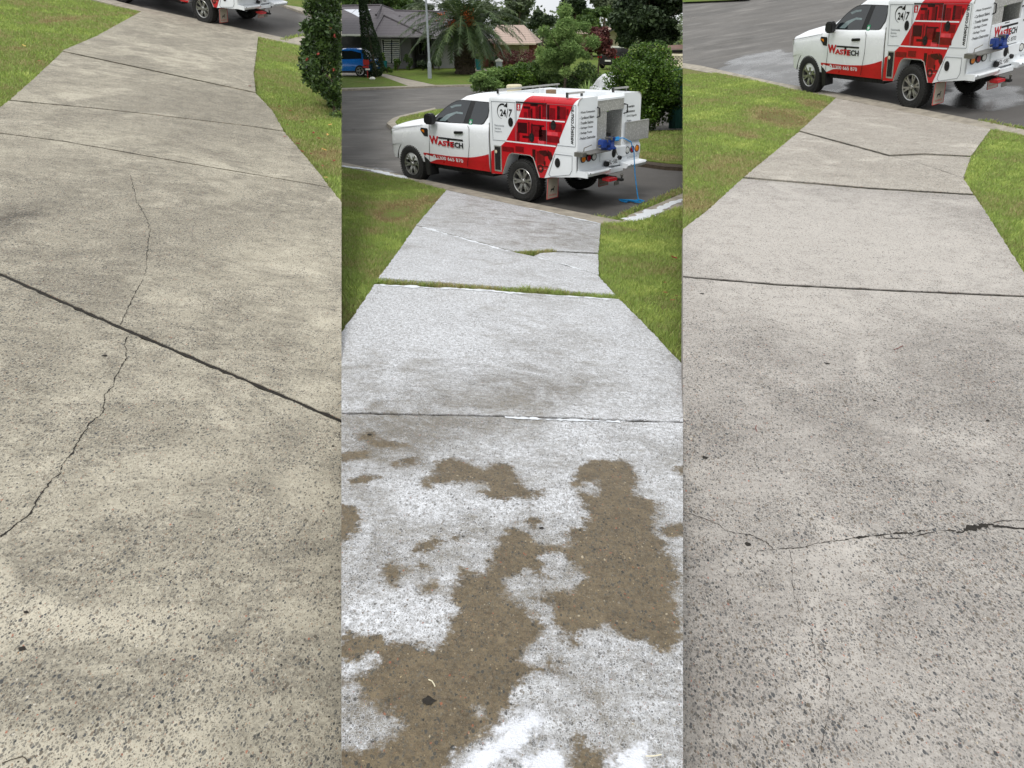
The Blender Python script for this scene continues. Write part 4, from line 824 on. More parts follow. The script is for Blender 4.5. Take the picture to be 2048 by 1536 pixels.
def arch_pts():
    return [(.50, .46), (.36, .78), (.31, .84), (.25, .865), (-.20, .865), (-.28, .83), (-.43, .50)]
def make_body(root, variant):
    W = M_['white2']
    # the two tool boxes with a rounded outer top edge
    for s in (1, -1):
        arc = [(.795+.11*math.cos(R_(a)), 1.765+.11*math.sin(R_(a))) for a in range(0, 91, 15)]
        prof = [(.38, .985), (.905, .985)]+arc+[(.38, 1.878)]
        m = MB(); m.prism(prof, lambda u, v, t: (t, s*u, v), .82, -1.300)
        box = m.build('tool_box', W, root)
        m = MB(); m.prism([(.795+.115*math.cos(R_(a)), 1.765+.115*math.sin(R_(a))) for a in range(0, 91, 15)]+[(.795+.10*math.cos(R_(a)), 1.765+.10*math.sin(R_(a))) for a in range(90, -1, -15)], lambda u, v, t: (t, s*u, v), -1.29, -1.305)
        m.build('box_trim', M_['alu'], box)
        # lower skirt with the wheel arch
        out = [(.82, .985), (.80, .44)]+arch_pts()+[(-.55, .50), (-.68, .53), (-1.19, .585), (-1.32, .60), (-1.32, .985)]
        m = MB(); m.prism(out, lambda u, v, t: (u, s*t, v), .60, .903); m.build('side_skirt', [W], root)
        m = MB(); ap = arch_pts(); lip = [(u, v) for u, v in ap]
        m.tube([(u, s*.906, v) for u, v in lip], .011, 5); m.build('arch_lip', M_['alu'], root)
    # centre bay: floor, sunken roof, bulkhead, tread plate lining
    m = MB(); m.box(-1.32, .80, -.60, .60, .93, .985); m.box(-.9, .78, -.379, .379, 1.60, 1.63); m.box(.74, .80, -.379, .379, .985, 1.878); m.build('centre_bay', W, root)
    m = MB(); m.box(-1.27, .7, .368, .3795, .99, 1.60); m.box(-1.27, .7, -.3795, -.368, .99, 1.60); m.box(.70, .735, -.36, .36, .99, 1.60); m.box(-1.30, -1.27, -.3795, .3795, 1.62, 1.80)
    m.box(-1.29, -1.25, .10, .378, .99, 1.62)
    m.build('tread_plate_lining', M_['tread'], root)
    m = MB(); m.box(-1.31, -.9, -.378, .378, 1.80, 1.83); m.build('bay_header', W, root)
    m = MB(); m.box(-1.16, -1.10, -.12, .34, 1.585, 1.61); m.build('lime_strap', M_['lime'], root)
    m = MB(); m.box(-1.15, -.7, -.34, .05, .99, 1.12); m.box(-1.1, -.8, -.3, -.1, 1.12, 1.2, 0); m.box(-1.16, -1.08, -.06, -.02, 1.15, 1.28, 1); m.build('tool_kit', [M_['black'], M_['redlens']], root, bevel=.01)
    # rear of the tray
    m = MB(); m.box(-1.325, -1.28, -.903, .903, .66, .985); m.box(-1.36, -1.325, -.42, .32, .80, .985); m.box(-1.34, -1.32, -.90, -.42, .80, .96); m.build('tail_panel', W, root, bevel=.006)
    m = MB(); m.prism([(-1.325, .60), (-1.325, .70), (-1.50, .69), (-1.52, .66), (-1.47, .60)], lambda u, v, t: (u, t, v), .20, .903); m.prism([(-1.325, .60), (-1.325, .70), (-1.50, .69), (-1.52, .66), (-1.47, .60)], lambda u, v, t: (u, t, v), -.30, -.885)
    m.box(-1.40, -1.20, -.30, .20, .56, .64); st = m.build('rear_step', W, root, bevel=.005)
    m = MB(); m.box(-1.53, -1.30, .88, .906, .60, .70); m.build('step_end', W, st)
    for y in (.80, .25, -.38, -.86):
        m = MB(); m.lathe([(0, -1.523), (.010, -1.523), (.011, -1.51)], (0, y, .665), 'x', 8); m.build('bolt', M_['black'], st)
    for y, mm in ((.785, 'amber'), (.635, 'redlens'), (.490, 'clear'), (-.49, 'clear'), (-.635, 'redlens'), (-.785, 'amber')):
        zc = .895; m = MB(); m.lathe([(0, -1.352), (.045, -1.352), (.050, -1.345)], (0, y, zc), 'x', 20, 1); m.lathe([(.050, -1.345), (.062, -1.350), (.066, -1.34), (.066, -1.325)], (0, y, zc), 'x', 20, 0)
        m.build('tail_lamp', [M_['black'], M_[mm]], root, smooth=True)
    def latch(name, u, v, fn, par, s=1):
        m = MB(); disc(m, u, v, .062*s, lambda a, b: fn(a, b, .004), 0, 20, 1.32); disc(m, u, v-.01, .033*s, lambda a, b: fn(a, b, .010), 1, 14, 1.2); poly(m, [(u-.045*s, v+.02), (u+.045*s, v+.02), (u+.04*s, v+.055*s), (u-.04*s, v+.055*s)], lambda a, b: fn(a, b, .014), 0)
        return m.build(name, [M_['black'], M_['under']], par)
    fs = lambda a, b, e: (a, .905+.004+e, b)
    # flank doors: outlines and latches
    L = [('box_door', [(.76, 1.745), (.155, 1.75), (.155, 1.075), (.74, 1.065)], (.27, 1.41)), ('box_door', [(.12, 1.755), (-.60, 1.76), (-.60, 1.09), (.135, 1.075)], (-.25, 1.18)), ('box_door', [(-.605, 1.76), (-1.255, 1.765), (-1.255, 1.10), (-.605, 1.09)], (-.76, 1.42)), ('box_door', [(-.80, .945), (-1.19, .945), (-1.19, .70), (-1.14, .62), (-.70, .545), (-.655, .58)], (-.86, .80))]
    for nm, P, lt in L:
        m = MB(); n = len(P); cx = sum(p[0] for p in P)/n; cz = sum(p[1] for p in P)/n
        for i in range(n):
            a, b = P[i], P[(i+1) % n]; m.tube([(a[0], .908, a[1]), (b[0], .908, b[1])], .0038, 4)
        d = m.build(nm, M_['greyink'], root); latch('latch', lt[0], lt[1], fs, d)
    # red wrap on the flank
    m = MB(); f0 = SIDE(.0035)
    poly(m, [(-.055, 1.765), (.08, 1.48), (.41, 1.06), (.55, .96), (.80, .85), (.805, .445)]+arch_pts()+[(-.545, .503), (-1.19, 1.765)], f0)
    arc = [(.795+.1135*math.cos(R_(a)), 1.765+.1135*math.sin(R_(a))) for a in range(0, 76, 15)]
    vs = []
    for i, (y, z) in enumerate(arc): vs += [(-.055-.03*i, y, z), (-1.19-.02*i, y, z)]
    m.add(vs, [(2*i, 2*i+1, 2*i+3, 2*i+2) for i in range(len(arc)-1)])
    wr = m.build('red_wrap', M_['red'], root)
    # printed machines on the wrap
    m = MB(); f1 = SIDE(.0045); f2 = SIDE(.0052)
    B = lambda x0, x1, z0, z1, mi, f=f1: poly(m, [(x0, z0), (x1, z0), (x1, z1), (x0, z1)], f, mi)
    B(-.05, -.22, 1.66, 1.70, 1); B(-.16, -.24, 1.52, 1.66, 0); B(-.24, -.27, 1.50, 1.67, 1); B(-.22, -.40, 1.71, 1.75, 1); B(-.34, -.43, 1.50, 1.71, 0); B(-.43, -.47, 1.50, 1.72, 1)
    B(-.50, -.62, 1.54, 1.74, 0); B(-.62, -.67, 1.51, 1.75, 1); B(-.68, -.80, 1.52, 1.70, 0); B(-.84, -.90, 1.52, 1.74, 1); B(-.90, -1.04, 1.53, 1.73, 0); B(-1.05, -1.10, 1.60, 1.70, 0); B(-.06, -.14, 1.51, 1.60, 0)
    B(.10, -.14, 1.24, 1.42, 1); B(-.16, -.20, 1.10, 1.44, 0); B(-.22, -.50, 1.20, 1.40, 0); B(-.24, -.27, 1.12, 1.42, 1, f2); B(-.27, -.55, 1.38, 1.405, 1, f2); B(.12, .05, 1.09, 1.25, 0); B(-.02, -.20, 1.16, 1.20, 1, f2); B(-.42, -.60, 1.14, 1.33, 1); B(-.44, -.48, 1.33, 1.40, 1)
    B(-.62, -.86, 1.25, 1.31, 2); B(-.60, -.90, 1.13, 1.24, 0); B(-.40, -.55, 1.09, 1.16, 2); B(-.80, -.95, 1.32, 1.45, 0); B(-.66, -.72, 1.34, 1.46, 0)
    B(.50, .20, .88, .97, 0); B(.16, -.05, .90, 1.0, 0); B(-.26, -.34, .78, .98, 1); B(-.36, -.56, .74, .96, 0)
    poly(m, [(-.42, .97), (-.60, .99), (-.66, .90), (-.56, .88), (-.44, .92)], f2, 1); poly(m, [(-.62, 1.0), (-.72, .96), (-.745, .87), (-.70, .80), (-.64, .86)], f2, 1)
    B(-.38, -.40, .66, .74, 1, f2); ring(m, -.46, .66, .03, .075, f2, 1, n=16); poly(m, [(-.52, .69), (-.66, .70), (-.64, .72), (-.52, .71)], f2, 1); B(-.54, -.58, .72, .80, 1, f2)
    B(-.40, -.60, .655, .662, 3, f2)
    for x in (-.30, -.36, -.50, -.57, -.74): B(x, x-.012, 1.50, 1.53, 1, f2); 
    m.build('machine_print', [M_['red_dark'], M_['red_deep'], M_['red_light'], M_['alu']], wr)
    m = MB()
    for x0, x1, z in ((.085, -1.02, 1.49), (.41, -.82, 1.07)): poly(m, [(x0, z-.012), (x1, z-.008), (x1, z+.014), (x0, z+.010)], SIDE(.0058))
    m.build('white_stripe', W, root)
    m = MB(); m.box(-.60, .12, .906, .925, 1.752, 1.772); m.build('door_gutter', M_['black'], root)
    m = MB(); m.prism([(.71, .50), (.71, .97), (.52, .97), (.52, .50)], lambda u, v, t: (u, t, v), .904, .914, 0); m.prism([(.69, .53), (.69, .95), (.55, .95), (.55, .53)], lambda u, v, t: (u, t, v), .915, .918, 1); m.lathe([(0, .919), (.03, .919), (.032, .925), (.0, .93)], (.655, 0, .86), 'y', 14, 2); m.build('filler_recess', [M_['alu'], M_['under'], M_['cream']], root)
    m = MB(); m.box(.825, .85, .86, .90, .46, 1.36, 0); m.build('corner_post', M_['steel'], root)
    # lettering on the flank
    MATL = [M_['ink'], M_['greyink'], M_['red'], M_['white2']]
    m = MB(); f = SIDE(.0045); INK, GREY, RED, WHT = 0, 1, 2, 3
    ring(m, .48, 1.575, .118, .150, f, INK, 112, -85, r1b=.121); poly(m, [(.35, 1.745), (.35, 1.655), (.445, 1.672)], f, INK)
    put_text(m, '24', .535, .385, 1.50, 1.62, f, INK, .03); put_text(m, '/', .38, .325, 1.48, 1.64, f, INK); put_text(m, '7', .325, .245, 1.50, 1.63, f, INK, .03, shear=-.02)
    m.build('round_the_clock_emblem', MATL, root)
    for s_, z, e in (('Nationwide', 1.315, .44), ('Service', 1.262, .53), ('Support', 1.205, .50)): m = MB(); put_text(m, s_, .69, e, z, z+.036, f, GREY); m.build('slogan_line', MATL, root)
    m = MB(); put_text(m, 'wastech.com.au', -1.240, -1.155, 1.135, 1.745, f, INK, .02, rot=True); m.build('web_address', MATL, root); m = MB()
    poly(m, [(.115, 1.735), (.02, 1.735), (.02, 1.62), (.115, 1.62)], f, RED); poly(m, [(.085, 1.715), (.05, 1.715), (.055, 1.665), (.08, 1.665)], SIDE(.0053), WHT); poly(m, [(.09, 1.655), (.045, 1.655), (.045, 1.64), (.09, 1.64)], SIDE(.0053), WHT)
    m.build('warning_sticker', MATL, root)
    # rear faces: lists
    f = REAR(.003)
    for i, s_ in enumerate(('- Waste Compactors', '- Cardboard Balers', '- Transfer Stations', '- Garbage Chutes', '- Garbage Trucks', '- Product Destruction')):
        z = 1.645-i*.083; m = MB(); put_text(m, s_, .86, (.45, .47, .49, .50, .52, .42)[i], z-.022, z+.024, f, 0, .015); m.build('service_list_line', M_['ink'], root)
    for i, s_ in enumerate(('- Preventative', '   Maintenance', '- OH & S Upgrades', '- Project', '   Management')):
        z = 1.645-i*.083; m = MB(); put_text(m, s_, -.46, (-.70, -.72, -.78, -.62, -.75)[i], z-.022, z+.024, f, 0, .015); m.build('service_list_line', M_['ink'], root)
    m = MB(); put_text(m, 'RIDGEBACK', -.50, -.82, .74, .775, REAR(.042), 0); m.build('tray_badge', M_['greyink'], root)
    for s in (1, -1):
        m = MB(); m.tube([(-1.30, s*.385, 1.70), (-1.36, s*.40, 1.69), (-1.37, s*.40, 1.56), (-1.30, s*.385, 1.54)], .013, 6); m.build('grab_handle', M_['black'], root)
    latch('latch', -.05, .90, lambda a, b, e: (-1.362-e, a, b), root)
    if variant == 'open':
        m = MB(); m.box(-1.352, -1.33, -1.10, -.42, 1.05, 1.37); d = m.build('open_flap', M_['tread'], root); m = MB(); m.box(-1.358, -1.325, -1.11, -.41, 1.37, 1.385); m.box(-1.358, -1.325, -1.115, -1.10, 1.04, 1.385); m.build('flap_frame', M_['alu'], d)
    else:
        m = MB(); m.box(-1.33, -1.305, -.375, .375, 1.00, 1.37); d = m.build('tail_door', W, root)
        m = MB(); fn = lambda u, v: (-1.3335, u, v); logo(m, .30, -.30, 1.15, 1.32, fn, 1, 0); put_text(m, '1300 665 870', .20, -.31, 1.04, 1.105, fn, 0); phone(m, .27, 1.07, .035, fn, 0, 2, -1); poly(m, [(.06, 1.345), (-.06, 1.345), (-.06, 1.36), (.06, 1.36)], fn, 0)
        m.build('door_lettering', [M_['ink'], M_['red'], M_['white2']], d)
    # plate, tow bar, mud flaps
    m = MB(); m.box(-1.375, -1.368, -.17, .17, .69, .80, 0); pl_ = m.build('number_plate', M_['white2'], root); m = MB(); put_text(m, 'SL', .10, .01, .715, .785, lambda u, v: (-1.3765, u, v), 0, .01); put_text(m, '58E', -.03, -.15, .715, .785, lambda u, v: (-1.3765, u, v), 0, .01); poly(m, [(.003, .75), (-.017, .75), (-.017, .765), (.003, .765)], lambda u, v: (-1.3765, u, v)); m.build('plate_lettering', M_['ink'], pl_)
    m = MB(); m.lathe([(0, -1.42), (.045, -1.42), (.05, -1.36)], (0, .19, .74), 'x', 12); m.build('trailer_socket', M_['black'], root); m = MB(); m.lathe([(0, -1.41), (.035, -1.41), (.04, -1.36)], (0, -.20, .80), 'x', 12); m.build('trailer_socket', M_['black'], root)
    m = MB(); m.box(-1.45, -1.0, -.05, .05, .43, .50, 0); m.box(-1.62, -1.45, -.04, .04, .44, .48, 0); m.box(-1.56, -1.38, .08, .30, .46, .51, 1); m.lathe([(0, .57), (.02, .565), (.028, .54), (.02, .52), (.015, .48)], (-1.58, -.02, 0), 'z', 12, 2); m.box(-1.57, -1.56, .04, .18, .38, .45, 2); m.build('tow_bar', [M_['under'], M_['red'], M_['steel']], root, bevel=.008)
    for s in (1, -1):
        m = MB(); m.prism([(s*.60, .49), (s*.88, .50), (s*.91, .13), (s*.61, .13)], lambda u, v, t: (t, u, v), -.600, -.612, 0); fl = m.build('mud_flap', M_['flap'], root)
        m = MB()
        q = [(s*.60, .49), (s*.88, .50), (s*.91, .13), (s*.61, .13)]
        for i in range(4): m.tube([(-.614, q[i][0], q[i][1]), (-.614, q[(i+1) % 4][0], q[(i+1) % 4][1])], .006, 4, 0)
        k = s*.75; dog = [(-.06, 0), (-.05, .06), (-.02, .065), (.02, .065), (.035, .10), (.045, .095), (.06, .09), (.045, .075), (.035, .04), (.035, 0), (.025, 0), (.02, .035), (-.03, .035), (-.045, 0)]
        poly(m, [(k-a, .24+b) for a, b in dog], lambda u, v: (-.6135, u, v), 1); put_text(m, 'RIDGEBACK', k+.10, k-.10, .175, .205, lambda u, v: (-.6135, u, v), 0)
        m.build('flap_print', [M_['red'], M_['ink']], fl)
    # racks on top
    m = MB()
    for x, y0, y1 in ((.62, .86, -.84), (-1.03, .86, .42), (-1.03, -.42, -.86)):
        rk = MB(); rk.box(x-.02, x+.02, y1, y0, 1.925, 1.955, 0); rk.box(x-.025, x+.025, y0-.0, y0+.02, 1.875, 1.96, 1); rk.box(x-.02, x+.02, y1+.05, y1+.08, 1.875, 1.925, 1); rk.build('rack_bar', [M_['alu'], M_['black']], root, bevel=.004)
    m = MB(); m.lathe([(0, 1.97), (.13, 1.97), (.15, 1.955), (.15, 1.91), (.14, 1.90), (.14, 1.78)], (1.02, .02, 0), 'z', 24); m.build('roof_beacon', M_['cream'], root, smooth=False, bevel=.004)
    m = MB(); m.box(-.05, .08, .02, .16, 1.63, 1.92); m.build('roof_bracket', M_['brown'], root)
    m = MB(); m.tube([(.3, .30, 1.64), (.3, .28, 1.80), (.35, .2, 1.86), (.42, .2, 1.84)], .012, 6); m.build('roof_cable', M_['black'], root)
    # bench and vise
    m = MB(); m.box(-1.60, -1.31, .34, .92, 1.000, 1.012); m.box(-1.50, -1.31, .90, 1.0, .96, 1.03); m.tube([(-1.42, .88, 1.03), (-1.42, .87, 1.09), (-1.46, .72, 1.13)], .009, 6); m.build('fold_out_bench', M_['steel'], root)
    vs_ = empty('bench_vise'); vs_.parent = root
    m = MB(); m.box(-1.60, -1.40, .18, .40, 1.013, 1.045); m.prism([(-1.56, 1.045), (-1.44, 1.045), (-1.46, 1.12), (-1.42, 1.21), (-1.58, 1.21), (-1.54, 1.12)], lambda u, v, t: (u, t, v), .18, .30); m.box(-1.55, -1.45, .30, .50, 1.09, 1.15); m.prism([(-1.57, 1.06), (-1.43, 1.06), (-1.43, 1.19), (-1.57, 1.19)], lambda u, v, t: (u, t, v), .42, .52)
    m.build('vise_body', M_['blue'], vs_, bevel=.012)
    m = MB(); m.box(-1.58, -1.42, .285, .30, 1.17, 1.22); m.build('vise_jaw', M_['steel'], vs_); m = MB(); m.box(-1.57, -1.43, .405, .42, 1.15, 1.20); m.build('vise_jaw', M_['steel'], vs_); m = MB(); m.tube([(-1.5, .52, 1.10), (-1.5, .58, 1.10)], .014, 8); m.build('vise_screw', M_['steel'], vs_); m = MB(); m.tube([(-1.5, .18, 1.1), (-1.52, .12, 1.02), (-1.55, .1, .90)], .008, 6); m.build('vise_handle', M_['steel'], vs_)
    # door writing on the cab
    m = MB(); fd = lambda u, v: (u, .9275+.003, v); logo(m, 2.55, 1.56, .84, 1.01, fd, 1, 0)
    m.build('door_logo', [M_['ink'], M_['red']], root)
    m = MB(); n = 22; top = []; 
    for i in range(n+1):
        x = 2.80-i*(2.80-.86)/n; t = i/n; z = .655 if t < .45 else (.655+.02*(t-.45)/.2 if t < .65 else .675+.12*((t-.65)/.35)**1.6); top.append((x, z))
    bot = [(.862, .47), (2.70, .455)]
    vs = []; K = 8
    for i, (x, z) in enumerate(top):
        zb = .462 if x < 2.66 else .462+(x-2.66)*.9
        for j in range(K+1):
            v = zb+(z-zb)*j/K; vs.append((x, shell_y(x, v)+.004, v))
    m.add(vs, [(i*(K+1)+j, (i+1)*(K+1)+j, (i+1)*(K+1)+j+1, i*(K+1)+j+1) for i in range(n) for j in range(K)])
    sw = m.build('red_sill_wrap', M_['red'], root, smooth=True)
    m = MB(); fw = lambda u, v: (u, shell_y(u, v)+.007, v); put_text(m, '1300 665 870', 2.36, 1.60, .560, .632, fw, 0, .015); disc(m, 2.46, .60, .042, fw, 0, 16); ring(m, 2.475, .612, .012, .026, lambda u, v: (u, shell_y(u, v)+.009, v), 1, 180, 300, 8)
    m.build('phone_number', [M_['white2'], M_['red']], sw)
    m = MB(); poly(m, [(1.44, 1.275), (1.35, 1.275), (1.35, 1.385), (1.44, 1.385)], lambda u, v: (u, gw(v)+.009, v), 0); poly(m, [(1.405, 1.30), (1.385, 1.30), (1.385, 1.365), (1.405, 1.365)], lambda u, v: (u, gw(v)+.011, v), 1); poly(m, [(1.425, 1.323), (1.365, 1.323), (1.365, 1.343), (1.425, 1.343)], lambda u, v: (u, gw(v)+.011, v), 1); m.build('first_aid_sticker', [M_['green'], M_['white2']], root)
    m = MB(); m.box(-1.2, .8, -.55, .55, .50, .93); m.build('chassis', M_['under'], root)
    for x in (0, 3.2): m = MB(); m.tube([(x, -.72, .385), (x, .72, .385)], .06, 8); m.build('axle', M_['under'], root)
def shell_y(x, z):
    base = .921
    return base-.018-.015*max(0, min(1, (.60-z)/.12)) if z < .62 else base-.012+.009*min(1, (z-.62)/.3)
def make_truck(variant, label, M):
    root = empty('service_truck', M=M)
    tag(root, label, 'truck', 'the same service truck parked across each driveway')
    make_cab(root); make_body(root, variant)
    for x in (3.22, 0):
        for s in (1, -1): wheel(root, x, .80*s, s)
    return root
def rows(*r): return Matrix([list(q) for q in r]+[[0, 0, 0, 1]])
TM = rows((-.7206, -.6932, -.0184, .8262), (.6933, -.7207, -.0001, 14.8396), (-.0132, -.0128, .9998, .0159))
TR = rows((-.3603, -.9192, -.1589, 9.5913), (.9324, -.3497, -.0914, 17.8876), (.0285, -.1811, .9831, 1.4969)) @ Matrix.Diagonal((1, 1, 1.2, 1))
TL = rows((-.888, -.4449, .1164, -8.32), (.4248, -.8905, -.1631, 24.3715), (.1762, -.0954, .9797, 3.1492))
truck = make_truck('open', 'white and red service truck with its rear flap open, parked across the sudsy driveway', TM)
truck2 = make_truck('shut', 'white and red service truck with its tail door shut, beside the washed driveway', TR)
def copy_tree(o, parent=None):
    c = o.copy(); COL.objects.link(c)
    if parent: c.parent = parent
    for ch in list(o.children): copy_tree(ch, c)
    return c
truck3 = copy_tree(truck); truck3.matrix_world = TL
tag(truck3, 'white and red service truck at the far end of the weathered driveway', 'truck')
# blue hose hanging from the open truck
def tw(p): return TM @ Vector(p)
m = MB(); hose = [tw((-1.25, .35, 1.16)), tw((-1.38, .1, 1.15)), tw((-1.5, -.12, 1.16)), tw((-1.56, -.28, 1.08)), tw((-1.58, -.36, .9)), tw((-1.60, -.40, .5)), tw((-1.66, -.42, .15)), tw((-1.70, -.42, .03))]
m.tube(hose, .010, 6); pts = [RM.at(x, y, .022) for x, y in ((1238, 399), (1243, 402), (1252, 404), (1262, 401), (1270, 404), (1281, 405), (1288, 402), (1276, 399), (1266, 403), (1256, 400), (1247, 401))]
m.tube([hose[-1]]+pts, .014, 6); m.tube([tw((-1.3, .2, 1.13)), tw((-1.42, -.1, 1.12)), tw((-1.35, -.2, 1.15)), tw((-1.2, -.1, 1.12))], .016, 6)
tag(m.build('water_hose', M_['hose'], None, smooth=True), 'bright blue hose hanging from the open truck to the asphalt', 'hose')

# ------------------------------------------------------------------ beyond the street: houses, trees, plants
def W(x, y, Y): r = ray(x, y); return CAMP+r*(Y/r.y)
def leafcloud(name, P, size, tint, mat, parent, sec='mid', asp=.55, up=.0, N=None):
    """one leaf = a folded diamond of two triangles; P (n,3)"""
    P = np.asarray(P); n = len(P); size = np.broadcast_to(size, n)
    if sec:
        k = np.ones(n, bool)
        for s in SEAM[sec]: k &= ((P-np.array(CAMP)) @ np.array(s)) > .02
        P, size, tint = P[k], size[k], np.asarray(tint)[k]; n = len(P)
    a = RNG.normal(size=(n, 3)); a[:, 2] = a[:, 2]*.7-up; a /= np.linalg.norm(a, axis=1)[:, None]
    b = RNG.normal(size=(n, 3)); b -= (b*a).sum(1)[:, None]*a; b /= np.linalg.norm(b, axis=1)[:, None]; c = np.cross(a, b)
    s = size[:, None]*RNG.uniform(.7, 1.3, (n, 1))
    V = np.stack([P-a*s*.5, P+b*s*asp*.5+c*s*.10, P+a*s*.5, P-b*s*asp*.5+c*s*.10], 1).reshape(-1, 3)
    i = np.arange(n)[:, None]*4; Fc = np.concatenate([i+np.array([[0, 1, 2]]), i+np.array([[0, 2, 3]])], 0)
    return np_mesh(name, V, Fc, mat, parent, np.repeat(np.clip(tint, 0, 1), 4), 3)
def blob_points(blobs, n, shell=.55):
    out = []; t = []; vol = np.array([b[3]*b[4]*b[5] for b in blobs])**.7; cnt = np.maximum(8, (vol/vol.sum()*n).astype(int))
    for (x, y, z, rx, ry, rz), k in zip(blobs, cnt):
        d = RNG.normal(size=(k, 3)); d /= np.linalg.norm(d, axis=1)[:, None]; r = (shell+(1-shell)*RNG.random(k)**.6)*RNG.uniform(.75, 1.12, k)
        out.append(np.array([x, y, z])+d*r[:, None]*np.array([rx, ry, rz])); t.append(np.full(k, RNG.normal(0, .10))+RNG.normal(0, .14, k)+.5)
    return np.concatenate(out), np.concatenate(t)
def clumps(c, R, n, rs=(.22, .42), flat=1.0, lo=-1):
    o = []
    while len(o) < n:
        d = Vector((random.gauss(0, 1), random.gauss(0, 1), random.gauss(0, 1))).normalized()*random.uniform(.25, .88)
        if d.z < lo: continue
        r = random.uniform(*rs); o.append((c[0]+d.x*R[0], c[1]+d.y*R[1], c[2]+d.z*R[2], r*R[0], r*R[1], r*R[2]*flat))
    return o
def tree(name, label, cat, group, px, Y, ytop, ybot, wpx, mat, n, leaf, nc=16, trunk=True, base=None, ground=0.0, flat=.8, asp=.55, up=0, sec='mid', rs=(.22, .42), shell=.5):
    top, bot = W(px, ytop, Y), W(px, ybot, Y); B = Vector((top.x, Y, ground)); s = ((top-CAMP).dot(Vector((0, math.cos(PITCH), -math.sin(PITCH)))))/F
    R = (wpx*s/2, wpx*s/2, (top.z-bot.z)/2); c = (top.x, Y, (top.z+bot.z)/2)
    root = empty(name, B); tag(root, label, cat, group)
    def loc(o): o.matrix_parent_inverse = Matrix.Translation(-B); return o
    P, t = blob_points(clumps(c, R, nc, rs, flat), n, shell)
    loc(leafcloud('crown', P, leaf, t, mat, root, sec, asp, up))
    if trunk:
        m = MB(); h = c[2]-ground; r0 = max(.05, h*.035); tr = [(B.x, Y, ground-.1), (B.x+random.gauss(0, .03)*h, Y, ground+h*.4), (B.x+random.gauss(0, .04)*h, Y, ground+h*.8), (c[0], c[1], c[2]+R[2]*.5)]
        m.tube(tr, [r0, r0*.75, r0*.5, r0*.15], 8)
        for k in range(5):
            a = random.uniform(0, 6.28); z = ground+h*random.uniform(.45, .9); m.tube([(B.x, Y, z), (B.x+math.cos(a)*R[0]*.35, Y+math.sin(a)*R[1]*.35, z+R[2]*.35), (B.x+math.cos(a)*R[0]*.7, Y+math.sin(a)*R[1]*.7, z+R[2]*.7)], [r0*.4, r0*.25, r0*.08], 6)
        loc(m.build('trunk', M_['bark'], root, smooth=True, sec=sec))
    return root
def part(name, mat, root, polys, thick=None, smooth=False):
    m = MB()
    for P in polys: m.add([W(*q) if len(q) == 3 else q for q in P], [tuple(range(len(P)))])
    o = m.build(name, mat, root, sec='mid'); o.matrix_parent_inverse = root.matrix_world.inverted() if False else Matrix.Translation(-root.location); return o
def wbox(name, mat, root, x0, x1, y0, y1, Y, depth, sec='mid', bevel=0):
    """a box whose front face fills x0..x1, y0..y1 of the picture at distance Y"""
    A, B = W(x0, y1, Y), W(x1, y0, Y); m = MB(); m.box(A.x, W(x1, (y0+y1)/2, Y).x, Y, Y+depth, A.z, B.z)
    o = m.build(name, mat, root, sec=sec, bevel=bevel); o.matrix_parent_inverse = Matrix.Translation(-root.location) if root else Matrix.Identity(4); return o
def window(root, x0, x1, y0, y1, Y, shutters=0):
    fr = wbox('window', M_['trim'], root, x0, x1, y0, y1, Y-.08, .10)
    mx = (x0+x1)/2
    for a, b in ((x0+1.2, mx-.6), (mx+.6, x1-1.2)):
        p = wbox('pane', M_['glass'], root, a, b, y0+1.3, y1-1.3, Y-.10, .02); p.parent = fr; p.matrix_parent_inverse = Matrix.Identity(4)
        if shutters and a > mx-1 or shutters == 2:
            m = MB(); k = 12
            for i in range(k):
                ya, yb = y0+2+(y1-y0-4)*i/k, y0+2+(y1-y0-4)*(i+.62)/k; A, B = W(a+.5, yb, Y-.14), W(b-.5, ya, Y-.14); m.box(A.x, B.x, Y-.14, Y-.12, A.z, B.z)
            q = m.build('shutter', M_['trim'], fr, sec='mid')
    return fr
# --- the grey house
h1 = empty('grey_house', W(790, 138, 63)); tag(h1, 'grey rendered house with a charcoal tiled roof, solar panels and carport', 'house')
def hb(*a, **k): return wbox(*a, **k)
wbox('wall', M_['render_grey'], h1, 752, 823, 76, 139, 63, 9); wbox('wall', M_['render_grey'], h1, 823, 868, 77, 139, 66, 6); wbox('wall', M_['render_pale'], h1, 866, 918, 88, 139, 63.5, 6)
wbox('wall', M_['render_pale'], h1, 918, 964, 88, 139, 65, 6); wbox('brick_wall', M_['brick'], h1, 964, 988, 88, 138, 66, 5)
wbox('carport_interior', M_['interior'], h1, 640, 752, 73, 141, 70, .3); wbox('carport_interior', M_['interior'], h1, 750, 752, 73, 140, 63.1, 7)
wbox('foundation_band', M_['render_grey'], h1, 751.5, 823.5, 129, 139.5, 62.95, .1)
window(h1, 766, 800.5, 78, 128.5, 63, 2); window(h1, 870, 885, 88, 106, 63.5, 2); window(h1, 838, 850, 84, 110, 66)
part('roof', M_['tile_dark'], h1, [[(600, 71, 61.5), (752, 71, 61.5), (800, 30, 70), (763, 11, 73), (600, 14, 73)], [(763, 11, 73), (800, 30, 70), (800, 60, 66), (860, 60, 72), (792, 22, 76)]])
part('roof', M_['tile_dark'], h1, [[(800, 71, 61.9), (1000, 76, 61.9), (932, 29, 73), (880, 24, 74), (790, 22, 74)], [(1000, 76, 61.9), (1000, 76, 76), (932, 29, 73)]])
part('porch_roof', M_['tile_dark'], h1, [[(744, 72.5, 60.3), (854, 71.5, 60.3), (768, 32, 66)], [(854, 71.5, 60.3), (768, 32, 66), (800, 27, 73), (880, 66, 66)], [(744, 72.5, 60.3), (768, 32, 66), (764, 22, 73), (735, 66, 66)]])
